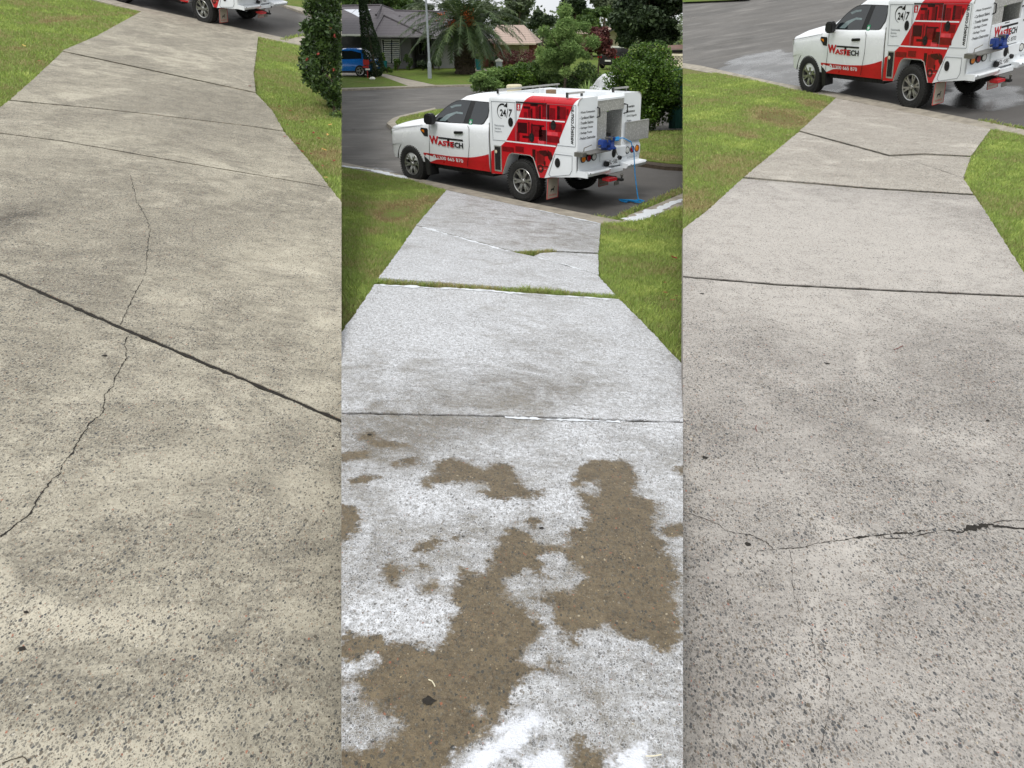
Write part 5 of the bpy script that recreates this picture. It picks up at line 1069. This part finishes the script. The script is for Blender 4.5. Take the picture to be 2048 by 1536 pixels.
m = MB(); m.tube([W(744, 72, 60.3), W(768, 31.5, 66), W(854, 71, 60.3)], .09, 6); m.tube([W(763, 10.5, 73), W(792, 21.5, 76)], .1, 6); m.tube([W(600, 13.5, 73), W(763, 10.5, 73), W(752, 30, 68)], .1, 6); m.tube([W(790, 21.5, 74), W(880, 23.5, 74), W(932, 28.5, 73)], .1, 6)
o = m.build('ridge_cap', M_['tile_dark'], h1, sec='mid'); o.matrix_parent_inverse = Matrix.Translation(-h1.location)
wbox('gutter', M_['render_grey'], h1, 744, 854, 71, 74.5, 60.2, .2); wbox('gutter', M_['render_grey'], h1, 850, 1000, 74, 77.5, 61.8, .2); wbox('gutter', M_['trim'], h1, 600, 731, 68, 71.5, 61.3, .2)
def on_roof(pts, name='solar_panel', mat=None):
    off = [W(x, y, 0.0001+61.5+(71-y)*(11.5/58)-.25) for x, y in pts]; m = MB(); m.add(off, [tuple(range(len(off)))]); o = m.build(name, mat or M_['solar'], h1, sec='mid'); o.matrix_parent_inverse = Matrix.Translation(-h1.location)
on_roof([(683, 19), (712, 18.5), (695, 33), (683, 41)]); on_roof([(713, 18.5), (742, 18.5), (716, 35), (704, 35.5), (696, 33)]); on_roof([(683, 42), (695, 34), (703, 36), (683, 50)]); on_roof([(684, 55), (690, 47.5), (702, 47), (690, 54)], 'skylight')
sheet('driveway_far', RM, [(660, 152), (750, 150), (760, 141), (660, 141)], .095, M_['kerb'], 'mid')
# --- second house with the tan roof
h2 = empty('tan_roof_house', W(1040, 118, 75)); tag(h2, 'beige house with a tan tiled hip roof behind the palm', 'house')
wbox('wall', M_['beige'], h2, 980, 1058, 87, 122, 75, 8); wbox('garage_door', M_['cream'], h2, 1038, 1057, 92, 120, 74.9, .1); wbox('wall', M_['brick'], h2, 1058, 1075, 87, 120, 76, 5)
part('roof', M_['tile_tan'], h2, [[(970, 87, 73.5), (1072, 87, 73.5), (1068, 78, 76), (1048, 50, 86), (995, 50, 86)], [(1072, 87, 73.5), (1085, 84, 84), (1048, 50, 86)]]); wbox('gutter', M_['beige'], h2, 970, 1072, 86.5, 89.5, 73.4, .2)
# --- third house, cream gable
h3 = empty('cream_gable_house', W(1215, 115, 90)); tag(h3, 'cream house with a gable end beside the big dark tree', 'house')
wbox('wall', M_['cream'], h3, 1196, 1246, 76, 96, 90, 8); part('gable', M_['cream'], h3, [[(1196, 77, 89.9), (1246, 77, 89.9), (1227, 60, 89.9)]]); wbox('wall', M_['beige'], h3, 1150, 1196, 68, 100, 92, 6)
part('roof', M_['tile_tan'], h3, [[(1140, 68, 90), (1200, 68, 90), (1227, 55, 91), (1165, 55, 98)], [(1192, 77, 89.2), (1227, 57, 89.2), (1227, 55, 98), (1190, 66, 98)], [(1227, 57, 89.2), (1250, 77, 89.2), (1256, 70, 98), (1227, 55, 98)]]); wbox('gutter', M_['trim'], h3, 1194, 1248, 92, 97, 88.5, .4)
m = MB(); m.tube([W(1192, 77.5, 89), W(1227, 57.5, 89), W(1250, 77.5, 89)], .16, 4); o = m.build('barge_board', M_['tile_dark'], h3, sec='mid'); o.matrix_parent_inverse = Matrix.Translation(-h3.location)
h4 = empty('far_grey_house', W(1172, 60, 110)); tag(h4, 'far house of which only a grey roof shows above the plum tree', 'house')
wbox('wall', M_['render_pale'], h4, 1156, 1190, 55, 66, 111, 6); part('roof', M_['tile_grey'], h4, [[(1148, 57, 109), (1196, 57, 109), (1185, 46, 116), (1158, 45, 116)]])
h5 = empty('brown_roof_shed', W(1330, 110, 40)); tag(h5, 'neighbour shed with a brown tiled roof and black gutter above the lattice', 'shed')
wbox('wall', M_['beige'], h5, 1296, 1420, 104, 125, 40.5, 3); part('roof', M_['tile_brown'], h5, [[(1292, 103, 39.6), (1420, 96, 39.6), (1420, 86, 44), (1292, 93, 44)]]); wbox('gutter', M_['black'], h5, 1292, 1420, 100, 104.5, 39.4, .15)
# --- pole, posts, pots, fence
pb = RM.at(860, 160); pole = empty('street_lamp_pole', pb); tag(pole, 'tall grey steel street lamp pole on the front lawn', 'lamp pole')
m = MB(); m.tube([(0, 0, .0), (0, 0, 1.0)], [.13, .12], 12); m.build('pole_base', M_['galv'], pole); m = MB(); m.tube([(0, 0, 1.0), (0, 0, 1.1), (-.05, 0, 6.5), (-.06, 0, 8.5), (-.5, -.3, 8.9), (-1.2, -.8, 9.0)], [.10, .075, .05, .045, .035, .03], 10); m.build('shaft', M_['galv'], pole); m = MB(); m.box(-1.7, -1.2, -1.0, -.7, 8.92, 9.04); m.build('lamp_head', M_['galv'], pole)
rp = empty('red_post', RM.at(736, 159)); tag(rp, 'thin red post with a red and white top on the verge', 'post')
m = MB(); m.tube([(0, 0, -.05), (0, 0, 1.15)], .03, 6); m.build('stake', M_['redpaint'], rp); m = MB(); m.box(-.22, .14, -.05, .05, .85, 1.15, 0); m.box(-.26, .10, -.06, .06, .68, .80, 0); m.box(-.1, .16, -.07, .07, .55, .64, 1); m.build('reflector', [M_['redpaint'], M_['trim']], rp)
m = MB(); m.lathe([(0, 0), (.16, 0), (.2, .06), (.12, .14), (0, .17)], tuple(RM.at(745, 162)+UP*.08), 'z', 9); tag(m.build('white_stone', M_['trim']), 'white stone lying at the foot of the cypress', 'stone')
lb = empty('letterbox', RM.at(998, 149, .09)); tag(lb, 'grey letterbox pillar beside the far driveway', 'letterbox')
m = MB(); m.box(-.22, .22, -.2, .2, 0, .82); m.build('pillar', M_['galv'], lb, bevel=.02); m = MB(); m.box(-.27, .27, -.25, .25, .82, .9); m.prism([(-.2, .9), (.2, .9), (0, 1.02)], lambda u, v, t: (u, t, v), -.18, .18); m.build('cap', M_['trim'], lb)
def pot(px, py, r, h, label):
    c = RM.at(px, py, .09); root = empty('plant_pot', c); tag(root, label, 'pot')
    m = MB(); m.lathe([(0, 0), (r*.7, 0), (r, h*.9), (r*1.08, h), (r*.95, h), (r*.9, h*.9), (0, h*.88)], (0, 0, 0), 'z', 18); m.build('bowl', M_['pot'], root, smooth=True)
    P, t = blob_points(clumps((0, 0, h+.3), (.3, .3, .4), 5), 200); leafcloud('foliage', P+np.array(c)*0, .12, t, M_['hedge'], root, None)
pot(958, 140, .27, .75, 'wide teal plant pot by the white wall'); pot(770, 140.5, .2, .65, 'narrow teal plant pot left of the shuttered window')
def shrub(px, py, rx, rz, mat, label, n=500, leaf=.14, h=.09, cat='shrub', Y=None, group=None, nc=9, sec='mid', asp=.55, rsz=(.3, .5)):
    c = RM.at(px, py, h); root = empty('shrub', c); tag(root, label, cat, group)
    P, t = blob_points(clumps((0, 0, rz), (rx, rx, rz), nc, rsz), n); P += np.array(c)
    o = leafcloud('foliage', P, leaf, t, mat, root, sec, asp); o.matrix_parent_inverse = Matrix.Translation(-c)
    m = MB()
    for k in range(4): m.tube([(0, 0, -.05), (random.gauss(0, rx*.2), random.gauss(0, rx*.2), rz*.8), (random.gauss(0, rx*.5), random.gauss(0, rx*.5), rz*1.5)], [.03, .02, .008], 5)
    m.build('stem', M_['bark'], root); return root
shrub(795, 141, .30, .42, M_['hedge'], 'small round shrub under the shuttered window'); shrub(818, 140, .42, .55, M_['mid_tree'], 'round shrub at the corner of the grey wall'); shrub(775, 146, .5, .22, M_['hedge'], 'low yellow green plant beside the cypress')
shrub(846, 141, .5, .35, M_['dark_tree'], 'dark low bush in the porch recess'); shrub(868, 141, .45, .5, M_['dark_tree'], 'dark bush just right of the lamp pole'); shrub(878, 140, .3, .7, M_['mid_tree'], 'taller bush between lamp pole and palm')
shrub(1018, 138, 1.0, .8, M_['purple'], 'reddish bush in front of the tan roof house', 900); shrub(1062, 138, 1.2, .7, M_['purple'], 'pinkish brown bush beside the feathery tree', 900); shrub(990, 136, .8, .5, M_['dark_tree'], 'dark shrub behind the letterbox', 500)
fence = empty('green_fence', W(1358, 265, 25.6)); tag(fence, 'dark green ribbed steel fence at the right of the clipped bush', 'fence')
A, B = W(1347, 140, 25.6), W(1420, 266, 25.6); m = MB(); n = 22
for i in range(n):
    xa, xb = A.x+(B.x-A.x)*i/n, A.x+(B.x-A.x)*(i+1)/n; d = .03*(i % 2); m.box(xa, xb, 25.6-d, 25.64-d, 0, A.z)
o = m.build('ribbed_panel', M_['greenfence'], fence, sec='mid'); o.matrix_parent_inverse = Matrix.Translation(-fence.location)
for nm, z in (('rail', A.z),): m = MB(); m.box(A.x, B.x, 25.54, 25.68, z, z+.05); o = m.build(nm, M_['greenfence'], fence, sec='mid'); o.matrix_parent_inverse = Matrix.Translation(-fence.location)
lat = empty('lattice_screen', W(1345, 139, 26.2)); tag(lat, 'cream diagonal lattice screen standing behind the green fence', 'lattice')
A, B = W(1322, 139, 26.2), W(1420, 109, 26.2); m = MB()
m.box(A.x, B.x, 26.18, 26.24, A.z-.12, A.z+.04); m.box(A.x, B.x, 26.18, 26.24, B.z-.05, B.z+.02); m.box(A.x, A.x+.08, 26.17, 26.25, 0, B.z)
o = m.build('frame', M_['lattice'], lat, sec='mid'); o.matrix_parent_inverse = Matrix.Translation(-lat.location)
m = MB(); k = A.x-.6; hh = B.z-A.z
while k < B.x:
    for sg in (1, -1): m.add([(k, 26.2+.008*sg, A.z), (k+.035, 26.2+.008*sg, A.z), (k+.035+(hh if sg > 0 else hh), 26.2+.008*sg, B.z), (k+hh, 26.2+.008*sg, B.z)] if sg > 0 else [(k+hh, 26.192, A.z), (k+hh+.035, 26.192, A.z), (k+.035, 26.192, B.z), (k, 26.192, B.z)], [(0, 1, 2, 3)])
    k += .10
o = m.build('slats', M_['lattice'], lat, sec='mid'); o.matrix_parent_inverse = Matrix.Translation(-lat.location)
bm = bmesh.new(); bm.from_mesh(o.data); bmesh.ops.bisect_plane(bm, geom=bm.verts[:]+bm.edges[:]+bm.faces[:], plane_co=(A.x, 0, 0), plane_no=(1, 0, 0), clear_inner=True); bm.to_mesh(o.data); bm.free()

# --- cars
def car(loc, rz, paint, label, L=4.3, Hh=1.62, suv=True, sec='mid'):
    root = empty('parked_car', loc, rz); tag(root, label, 'car')
    Mw = Matrix.Translation(loc) @ Matrix.Rotation(rz, 4, 'Z')
    def b(m, nm, mt, par=None, smooth=False):
        m.v = [tuple(Mw @ Vector(v)) for v in m.v]; o = m.build(nm, mt, par or root, smooth=smooth, sec=sec); o.matrix_parent_inverse = Mw.inverted() if par is None else Matrix.Identity(4)
        if par is not None: o.matrix_parent_inverse = Mw.inverted()
        return o
    h = L/2; st = [(-h, .70, .34, .92, .95), (-h+.10, .84, .28, .98, 1.02), (-h+.5, .90, .26, 1.0, 1.02), (-.2, .91, .25, .98, 1.0), (h-1.3, .91, .25, .96, .99), (h-.5, .88, .26, .86, .92), (h-.1, .78, .30, .74, .80), (h, .64, .36, .68, .70)]
    rows = []
    for x, w0, zb, zs, zt in st:
        half = [(w0-.15, zb), (w0-.03, zb+.04), (w0, zb+.3), (w0-.01, zs-.15), (w0-.06, zs), (w0*.5, zt), (0, zt)]; rows.append([(x, y, z) for y, z in half]+[(x, -y, z) for y, z in half[-2::-1]])
    m = MB(); n = len(rows[0]); 
    for r in rows: m.v += r
    for i in range(len(rows)-1):
        for j in range(n): m.f.append((i*n+j, i*n+(j+1) % n, (i+1)*n+(j+1) % n, (i+1)*n+j)); m.m.append(0)
    for i in (0, len(rows)-1): m.f.append(tuple(i*n+j for j in range(n))); m.m.append(0)
    b(m, 'body', paint, smooth=True)
    lv = [(.97, h-1.15, -h+.25, .80), (1.25, h-1.65, -h+.45, .72), (Hh-.07, h-2.1, -h+.75, .62), (Hh, h-2.35, -h+1.0, .45)]; rows = []
    for z, xf, xr, hw in lv: rows.append([(xr, hw*.85, z), (xr+.15, hw, z), (xf-.2, hw, z), (xf, hw*.8, z), (xf, -hw*.8, z), (xf-.2, -hw, z), (xr+.15, -hw, z), (xr, -hw*.85, z)])
    m = MB(); n = 8
    for r in rows: m.v += r
    for i in range(3):
        for j in range(n): m.f.append((i*n+j, i*n+(j+1) % n, (i+1)*n+(j+1) % n, (i+1)*n+j)); m.m.append(0)
    m.f.append(tuple(3*n+j for j in range(n))); m.m.append(0); b(m, 'cabin', paint, smooth=False)
    for s in (1, -1):
        gy = lambda z: s*(.80-.18*(z-.97)/(Hh-.07-.97)+.006)
        m = MB(); m.add([(x, gy(z), z) for x, z in ((h-1.5, 1.0), (h-2.1, Hh-.14), (-h+1.35, Hh-.14), (-h+.75, Hh-.28), (-h+.72, 1.05))], [(0, 1, 2, 3, 4)]); b(m, 'side_window', M_['glass'])
    m = MB(); m.add([(-h+.27, .6, 1.0), (-h+.27, -.6, 1.0), (-h+.70, -.5, Hh-.15), (-h+.70, .5, Hh-.15)], [(0, 1, 2, 3)]); m.v = [(a-.04, c, d) for a, c, d in m.v]; b(m, 'rear_window', M_['glass'])
    m = MB(); m.add([(h-1.10, .6, 1.0), (h-1.10, -.6, 1.0), (h-2.03, -.5, Hh-.12), (h-2.03, .5, Hh-.12)], [(0, 1, 2, 3)]); m.v = [(a+.04, c, d+.01) for a, c, d in m.v]; b(m, 'windscreen', M_['glass'])
    for s in (1, -1):
        m = MB(); m.box(-h-.01, -h+.25, min(s*.55, s*.89), max(s*.55, s*.89), .80, .93); b(m, 'tail_light', M_['redlens']); 
        m = MB(); m.box(-h+.3, h-.6, min(s*.86, s*.915), max(s*.86, s*.915), .22, .34); b(m, 'side_cladding', M_['black'])
        for x in (-h+.85, h-.85):
            wq = empty('wheel', (x, s*.82, .34)); wq.parent = root
            m = MB(); m.lathe([(0, -.1), (.33, -.1), (.35, -.06), (.35, .06), (.33, .11), (.23, .115), (.0, .10)], (x, s*.82, .34), 'y', 24); m.v = [tuple(Mw @ Vector(v)) for v in m.v]; o = m.build('tyre', M_['rubber'], wq, sec=sec); o.matrix_parent_inverse = (Mw @ Matrix.Translation((x, s*.82, .34))).inverted()
            m = MB(); 
            for k in range(5): a = 6.283*k/5; m.tube([(x, s*.945, .34), (x+.2*math.cos(a), s*.94, .34+.2*math.sin(a))], .03, 5)
            m.lathe([(.20, s*.115), (.235, s*.12), (.235, s*.10)], (x, s*.82, .34), 'y', 24); m.v = [tuple(Mw @ Vector(v)) for v in m.v]; o = m.build('rim', M_['alloy'], wq, sec=sec); o.matrix_parent_inverse = (Mw @ Matrix.Translation((x, s*.82, .34))).inverted()
    m = MB(); m.box(-h+.0, -h+.05, -.25, .25, .55, .67); m.v = [(a-.05, c, d) for a, c, d in m.v]; b(m, 'number_plate', M_['trim']); return root
bc = RM.at(700, 152, .1); car(Vector((bc.x-.35, bc.y+.4, .1)), R_(172), M_['bluecar'], 'bright blue hatchback parked under the carport behind the cypress', 4.3, 1.66)
cc = W(1249, 160, 28); car(Vector((cc.x, 29.5, 0)), R_(95), M_['white'], 'white car half hidden behind the spiky yucca', 4.5, 1.5)
cc = W(1238, 125, 66); car(Vector((cc.x, 66, 0)), R_(60), M_['under'], 'dark car glimpsed between plum tree and clipped bush', 4.5, 1.5)

# --- plants at the middle distance
GH = 'shrubs in the hedge behind the truck'
for i, (px, py, rx, rz, mt, lb_) in enumerate(((972, 188, 1.0, .62, 'feather', 'light green leafy shrub at the left end of the hedge'), (1005, 184, 1.1, .70, 'hedge', 'second shrub from the left in the hedge'), (1045, 182, 1.4, .82, 'hedge', 'rounded shrub of the hedge below the tan roof house'), (1090, 182, 1.3, .85, 'mid_tree', 'dark shrub of the hedge at the foot of the feathery tree'), (1150, 184, 1.3, .66, 'mid_tree', 'low dark shrub of the hedge in front of the yucca'), (1205, 190, 1.1, .5, 'mid_tree', 'shrub of the hedge next to the clipped bush'))):
    shrub(px, py, rx, rz, M_[mt], lb_, 4200, .14, 0, 'shrub', group=GH, nc=14)
shrub(1278, 262, 1.34, 1.28, M_['hedge'], 'big clipped round bush in front of the green fence', 46000, .085, .05, 'bush', nc=150, asp=.6, rsz=(.16, .30))
t_ = tree('feathery_tree', 'pale green feathery tree rising behind the truck roof', 'tree', None, 1132, 39, 6, 172, 150, M_['feather'], 17000, .19, 50, asp=.20, up=.1, rs=(.14, .26), shell=.15)
tree('plum_tree', 'purple leaved plum tree in front of the cream gable', 'tree', None, 1200, 52, 52, 124, 72, M_['purple'], 3200, .22, 20)
yb = Vector((W(1176, 165, 24.5).x, 24.5, 0)); yu = empty('yucca', yb); tag(yu, 'spiky green yucca between the hedge and the clipped bush', 'yucca')
m = MB(); m.tube([(0, 0, 0), (0, 0, .9)], .09, 8); m.build('stem', M_['bark'], yu); V = []; Fx = []; tt = []
for k in range(120):
    a = random.uniform(0, 6.283); e = random.uniform(-.3, 1.4); d = np.array([math.cos(a)*math.cos(e), math.sin(a)*math.cos(e), math.sin(e)]); L = random.uniform(.5, .85); sd_ = np.cross(d, [0, 0, 1.0]); sd_ /= np.linalg.norm(sd_)+1e-6; b0 = np.array([0, 0, .9]); i0 = len(V)
    V += [b0-sd_*.02, b0+sd_*.02, b0+d*L*.6+sd_*.022-[0, 0, .03], b0+d*L-[0, 0, .12], b0+d*L*.6-sd_*.022-[0, 0, .03]]; Fx += [(i0, i0+1, i0+2), (i0, i0+2, i0+4), (i0+4, i0+2, i0+3)]; tt += [random.uniform(.3, .9)]*5
np_mesh('blade', np.array(V), np.array(Fx), M_['feather'], yu, tt, 3)
# cypress
cb = RM.at(752, 155, .05); cy = empty('cypress', cb); tag(cy, 'dark narrow cypress leaning slightly beside the blue car', 'cypress')
n = 9000; z = RNG.uniform(.1, 5.3, n)**1; rr = .62*np.clip((5.35-z)/3.9, .05, 1)**.75*np.clip((z+.35)/.9, 0, 1)*RNG.uniform(.5, 1.05, n)**.5; a = RNG.uniform(0, 6.283, n); P = np.stack([rr*np.cos(a)-z*.13+.05, rr*np.sin(a), z], 1)+np.array(cb)
o = leafcloud('crown', P, .13, RNG.normal(.45, .22, n), M_['cypress'], cy, 'mid', .35, -.9); o.matrix_parent_inverse = Matrix.Translation(-cb)
m = MB(); m.tube([(0, 0, -.1), (-.1, 0, 1.2), (-.5, 0, 4.2)], [.12, .09, .03], 8); m.build('trunk', M_['bark'], cy)
# palm
pbase = RM.at(930, 148, .09); pm = empty('date_palm', pbase); tag(pm, 'broad date palm with arching fronds and orange fruit on the lawn', 'palm')
m = MB(); prof = [(.68, -.1), (.66, .15), (.58, .5), (.60, 1.1), (.64, 1.9), (.70, 2.6), (.5, 3.2)]; m.lathe(prof, (0, 0, 0), 'z', 20)
for k in range(260):
    z = random.uniform(.05, 3.0); a = random.uniform(0, 6.283); r = .62+.03*z/3; M = Matrix.Translation((r*math.cos(a), r*math.sin(a), z)) @ Matrix.Rotation(a, 4, 'Z') @ Matrix.Rotation(R_(35), 4, 'Y'); m.box(-.05, .07, -.07, .07, -.06, .08, M=M)
m.build('trunk', M_['palmbark'], pm)
C0 = np.array([0, 0, 3.15])
for k in range(88):
    a = k*2.39996; e = R_(84-122*((k+.5)/88)**.9+random.gauss(0, 4)); L = random.uniform(3.9, 4.7)*(1 if e > -.2 else .8); d = np.array([math.cos(a), math.sin(a), 0]); V = []; Fx = []; tt = []
    pts = []; pos = C0+d*.35; ang = e
    NS = 16
    for i in range(NS+1):
        pts.append(pos.copy()); ang -= (.05+.07*i/NS)*(1.0 if e > .3 else .7); ang = max(ang, -1.45); pos = pos+(d*math.cos(ang)+np.array([0, 0, math.sin(ang)]))*L/NS
    sd_ = np.array([-math.sin(a), math.cos(a), 0]); tb = random.uniform(.3, .75)
    for i in range(NS):
        t0 = (pts[i+1]-pts[i]); t0 /= np.linalg.norm(t0)
        i0 = len(V); V += [pts[i]-sd_*.03*(1-i/NS), pts[i]+sd_*.03*(1-i/NS), pts[i+1]+sd_*.03*(1-(i+1)/NS), pts[i+1]-sd_*.03*(1-(i+1)/NS)]; Fx += [(i0, i0+1, i0+2), (i0, i0+2, i0+3)]; tt += [.95]*4
        for q in range(3):
            for s in (1, -1):
                b0 = pts[i]+t0*L/NS*(q/3); ll = .52*math.sin(math.pi*min(1, (i+1.5)/(NS+1)))**.6+.08; up = np.cross(t0, sd_)*s; nrm = np.array([0, 0, 1.0])
                dd = sd_*s*.72+t0*.55+np.array([0, 0, random.uniform(-.35, .25)]); dd /= np.linalg.norm(dd); i0 = len(V)
                V += [b0-t0*.04, b0+t0*.04, b0+dd*ll-np.array([0, 0, .08])]; Fx += [(i0, i0+1, i0+2)]; tt += [tb+random.gauss(0, .1)]*3
    np_mesh('frond', np.array(V), np.array(Fx), M_['palm'], pm, np.clip(tt, 0, 1), 3)
for k, (dx, dz) in enumerate(((-1.35, .35), (-.75, -.05), (.45, .0), (.3, .5), (-.2, -.2))):
    P = RNG.normal(0, .16, (140, 3))*np.array([1.2, .8, 1])+C0+np.array([dx, -1.0, dz]); leafcloud('fruit_cluster', P, .09, np.full(140, .5), M_['orange'], pm, None)
# backdrop trees
GB = 'tall trees closing the view behind the houses'
BT = [(668, 96, -46, 62, 110, 'mid_tree', 'leftmost tall tree behind the solar panels'), (722, 104, -40, 50, 100, 'dark_tree', 'dark tree behind the left end of the charcoal roof'), (775, 110, -30, 50, 90, 'mid_tree', 'green tree behind the ridge of the charcoal roof'), (818, 120, -14, 48, 70, 'gum_tree', 'greyish tree just left of the lamp pole'),
      (868, 125, 4, 56, 80, 'gum_tree', 'low greyish tree right of the lamp pole'), (905, 100, -16, 60, 70, 'dark_tree', 'dark tree directly behind the palm crown'), (965, 130, -2, 62, 80, 'gum_tree', 'hazy tree right of the palm crown'), (1010, 130, 4, 60, 70, 'gum_tree', 'low hazy tree above the tan roof'), (1038, 120, -24, 54, 62, 'gum_tree', 'slim gum tree left of the open sky'),
      (1085, 135, 18, 66, 70, 'dark_tree', 'low dark tree under the open sky'), (1150, 112, -36, 52, 96, 'dark_tree', 'dark tree right of the open sky'), (1188, 85, 10, 66, 74, 'mid_tree', 'rounded green tree above the far grey roof'), (1212, 108, -44, 50, 84, 'gum_tree', 'grey green gum left of the big dark tree')]
for px, Y, yt, yb_, wp, mt, lb_ in BT: tree('backdrop_tree', lb_, 'tree', GB, px, Y, yt, yb_, wp, M_[mt], 5200, .55, 22, ground=0, shell=.3)
tree('big_dark_tree', 'biggest dark tree, above the clipped bush and shed', 'tree', None, 1310, 58, -70, 112, 190, M_['dark_tree'], 24000, .30, 60, shell=.3, rs=(.16, .3))
tree('backdrop_tree', 'dark tree filling the gap behind the cream gable', 'tree', GB, 1262, 75, -30, 100, 60, M_['dark_tree'], 4500, .35, 20, shell=.3)
tag(world_sheet('distant_wood', Plane((0, 0, 0), (0, 0, 1)), [(-90, 150), (90, 150), (90, 151), (-90, 151)], .0, M_['lawn_far'], 'mid'))
P, t = blob_points([(x, 150+random.gauss(0, 4), random.uniform(1, 3), 6, 5, random.uniform(3.5, 5.5)) for x in range(-44, 46, 5)], 16000, .3)
tag(leafcloud('far_wood', P, .8, t, M_['gum_tree'], None), 'low hazy belt of far woodland behind all the houses', 'woodland', None, 'stuff')

# --- camellia at the right edge of the weathered plot
cb = DL.at(668, 225); ca = empty('camellia_bush', cb); tag(ca, 'glossy dark green camellia bush with red flowers by the weathered driveway', 'bush')
s_ = (cb-CAMP).length/F; upv = DL.n
cl_ = []
while len(cl_) < 125:
    px, py = random.uniform(590, 745), random.uniform(-60, 245)
    e = 602 if py < 60 else (612 if py < 90 else (598 if py < 135 else (606 if py < 175 else 622+(py-175)*.35)))
    r = random.uniform(11, 22)
    if px < e+r*.8 or (px > 700 and random.random() < .5): continue
    d = (cb-CAMP).length*random.uniform(.96, 1.10); p = CAMP+ray(px, py).normalized()*d; r *= s_; cl_.append((p.x, p.y, p.z, r, r, r))
P, t = blob_points(cl_, 32000, .2)
o = leafcloud('foliage', P, .075, t, M_['camellia'], ca, 'left', .5); o.matrix_parent_inverse = Matrix.Translation(-cb)
m = MB()
for k in range(7):
    a = cb+Vector((random.uniform(-.1, .35), random.uniform(0, .3), -.05)); b_ = cl_[k*5][:3]; m.tube([a, a.lerp(Vector(b_), .5)+Vector((random.gauss(0, .08), 0, .1)), b_], [.035, .02, .006], 6)
o = m.build('branches', M_['bark'], ca, sec='left'); o.matrix_parent_inverse = Matrix.Translation(-cb)
for k, (px, py) in enumerate(((660, 57), (669, 72), (614, 119), (636, 108), (668, 140))):
    p = CAMP+ray(px, py).normalized()*((cb-CAMP).length*.955); P = RNG.normal(0, .010, (7, 3))+np.array(p)
    o = leafcloud('flower', P, .034, RNG.uniform(.0, .5, 7), M_['dryleaf'], ca, 'left', .8); o.matrix_parent_inverse = Matrix.Translation(-cb)
# --- fallen leaves, twigs
def fallen(pl, px, py, L, tint, label, group, sec, h=.01):
    c = pl.at(px, py, h); a = random.uniform(0, 6.28); u = pl.ax*math.cos(a)+pl.ay*math.sin(a); v = pl.n.cross(u); cv = random.uniform(.1, .3)*L; m = []
    pts = [c-u*L/2, c-u*L*.2+v*L*.24+pl.n*cv*.4, c+u*L*.2+v*L*.2+pl.n*cv*.4, c+u*L/2+pl.n*cv, c+u*L*.2-v*L*.2+pl.n*cv*.5, c-u*L*.2-v*L*.24+pl.n*cv*.5, c]
    o = np_mesh('fallen_leaf', np.array([tuple(p) for p in pts]), np.array([(0, 6, 1), (1, 6, 2), (2, 6, 3), (3, 6, 4), (4, 6, 5), (5, 6, 0)]), M_['dryleaf'], None, [tint]*7, 3); tag(o, label, 'leaf', group)
fallen(DL, 596, 288, .12, .05, 'largest deep red leaf at the edge of the weathered driveway', None, 'left'); fallen(DL, 604, 303, .06, .0, 'dark curled leaf below the largest red leaf', None, 'left')
GL = 'small fallen leaves on the lawn under the camellia'
for k, (px, py) in enumerate(((627, 266), (637, 277), (652, 355), (622, 308), (645, 332), (545, 194), (559, 213), (575, 250), (594, 232), (605, 244), (570, 273), (660, 250), (632, 240), (580, 222), (648, 300), (668, 322), (500, 172), (655, 270))): fallen(DL, px, py, random.uniform(.05, .09), (.05, .3, .9)[k % 3], ('small dark red leaf', 'small rusty brown leaf', 'small tan leaf')[k % 3]+' on the grass under the camellia', GL, 'left')
fallen(DM, 1348, 516, .10, .3, 'pinkish fallen leaf alone on the lawn right of the sudsy driveway', None, 'mid')
for k, (px, py) in enumerate(((1330, 585), (1352, 592), (1345, 600), (1330, 565))): fallen(DM, px, py, .06, .6, 'brown fallen leaf in the cluster at the right edge of the sudsy plot', 'brown leaves by the sudsy driveway', 'mid')
for k, (px, py, t_) in enumerate(((48, 92, 1), (78, 122, .7))): fallen(DL, px, py, .09, t_, ('yellow fallen leaf on the lawn left of the weathered driveway', 'brown fallen leaf on the lawn left of the weathered driveway')[k], None, 'left')
def twig(pl, px, r, mat, label):
    m = MB(); m.tube([pl.at(x, y, .004) for x, y in px], r, 5); tag(m.build('twig', mat), label, 'twig')
twig(DL, [(4, 1527), (20, 1520), (45, 1513), (52, 1517), (57, 1527)], .0016, M_['bark'], 'thin bent brown twig on the weathered concrete'); twig(DR, [(1788, 699), (1797, 696), (1806, 691)], .002, M_['redtwig'], 'short reddish twig in the middle of the washed driveway'); twig(DR, [(1513, 850), (1511, 856), (1514, 863)], .002, M_['redtwig'], 'tiny curled red twig left of centre on the washed driveway'); twig(DM, [(857, 1359), (864, 1362), (868, 1368), (870, 1373)], .0018, M_['lattice'], 'pale curved straw on the brown slurry'); twig(DM, [(1292, 1512), (1308, 1512), (1323, 1509)], .0016, M_['lattice'], 'pale straight straw across the heaped suds')
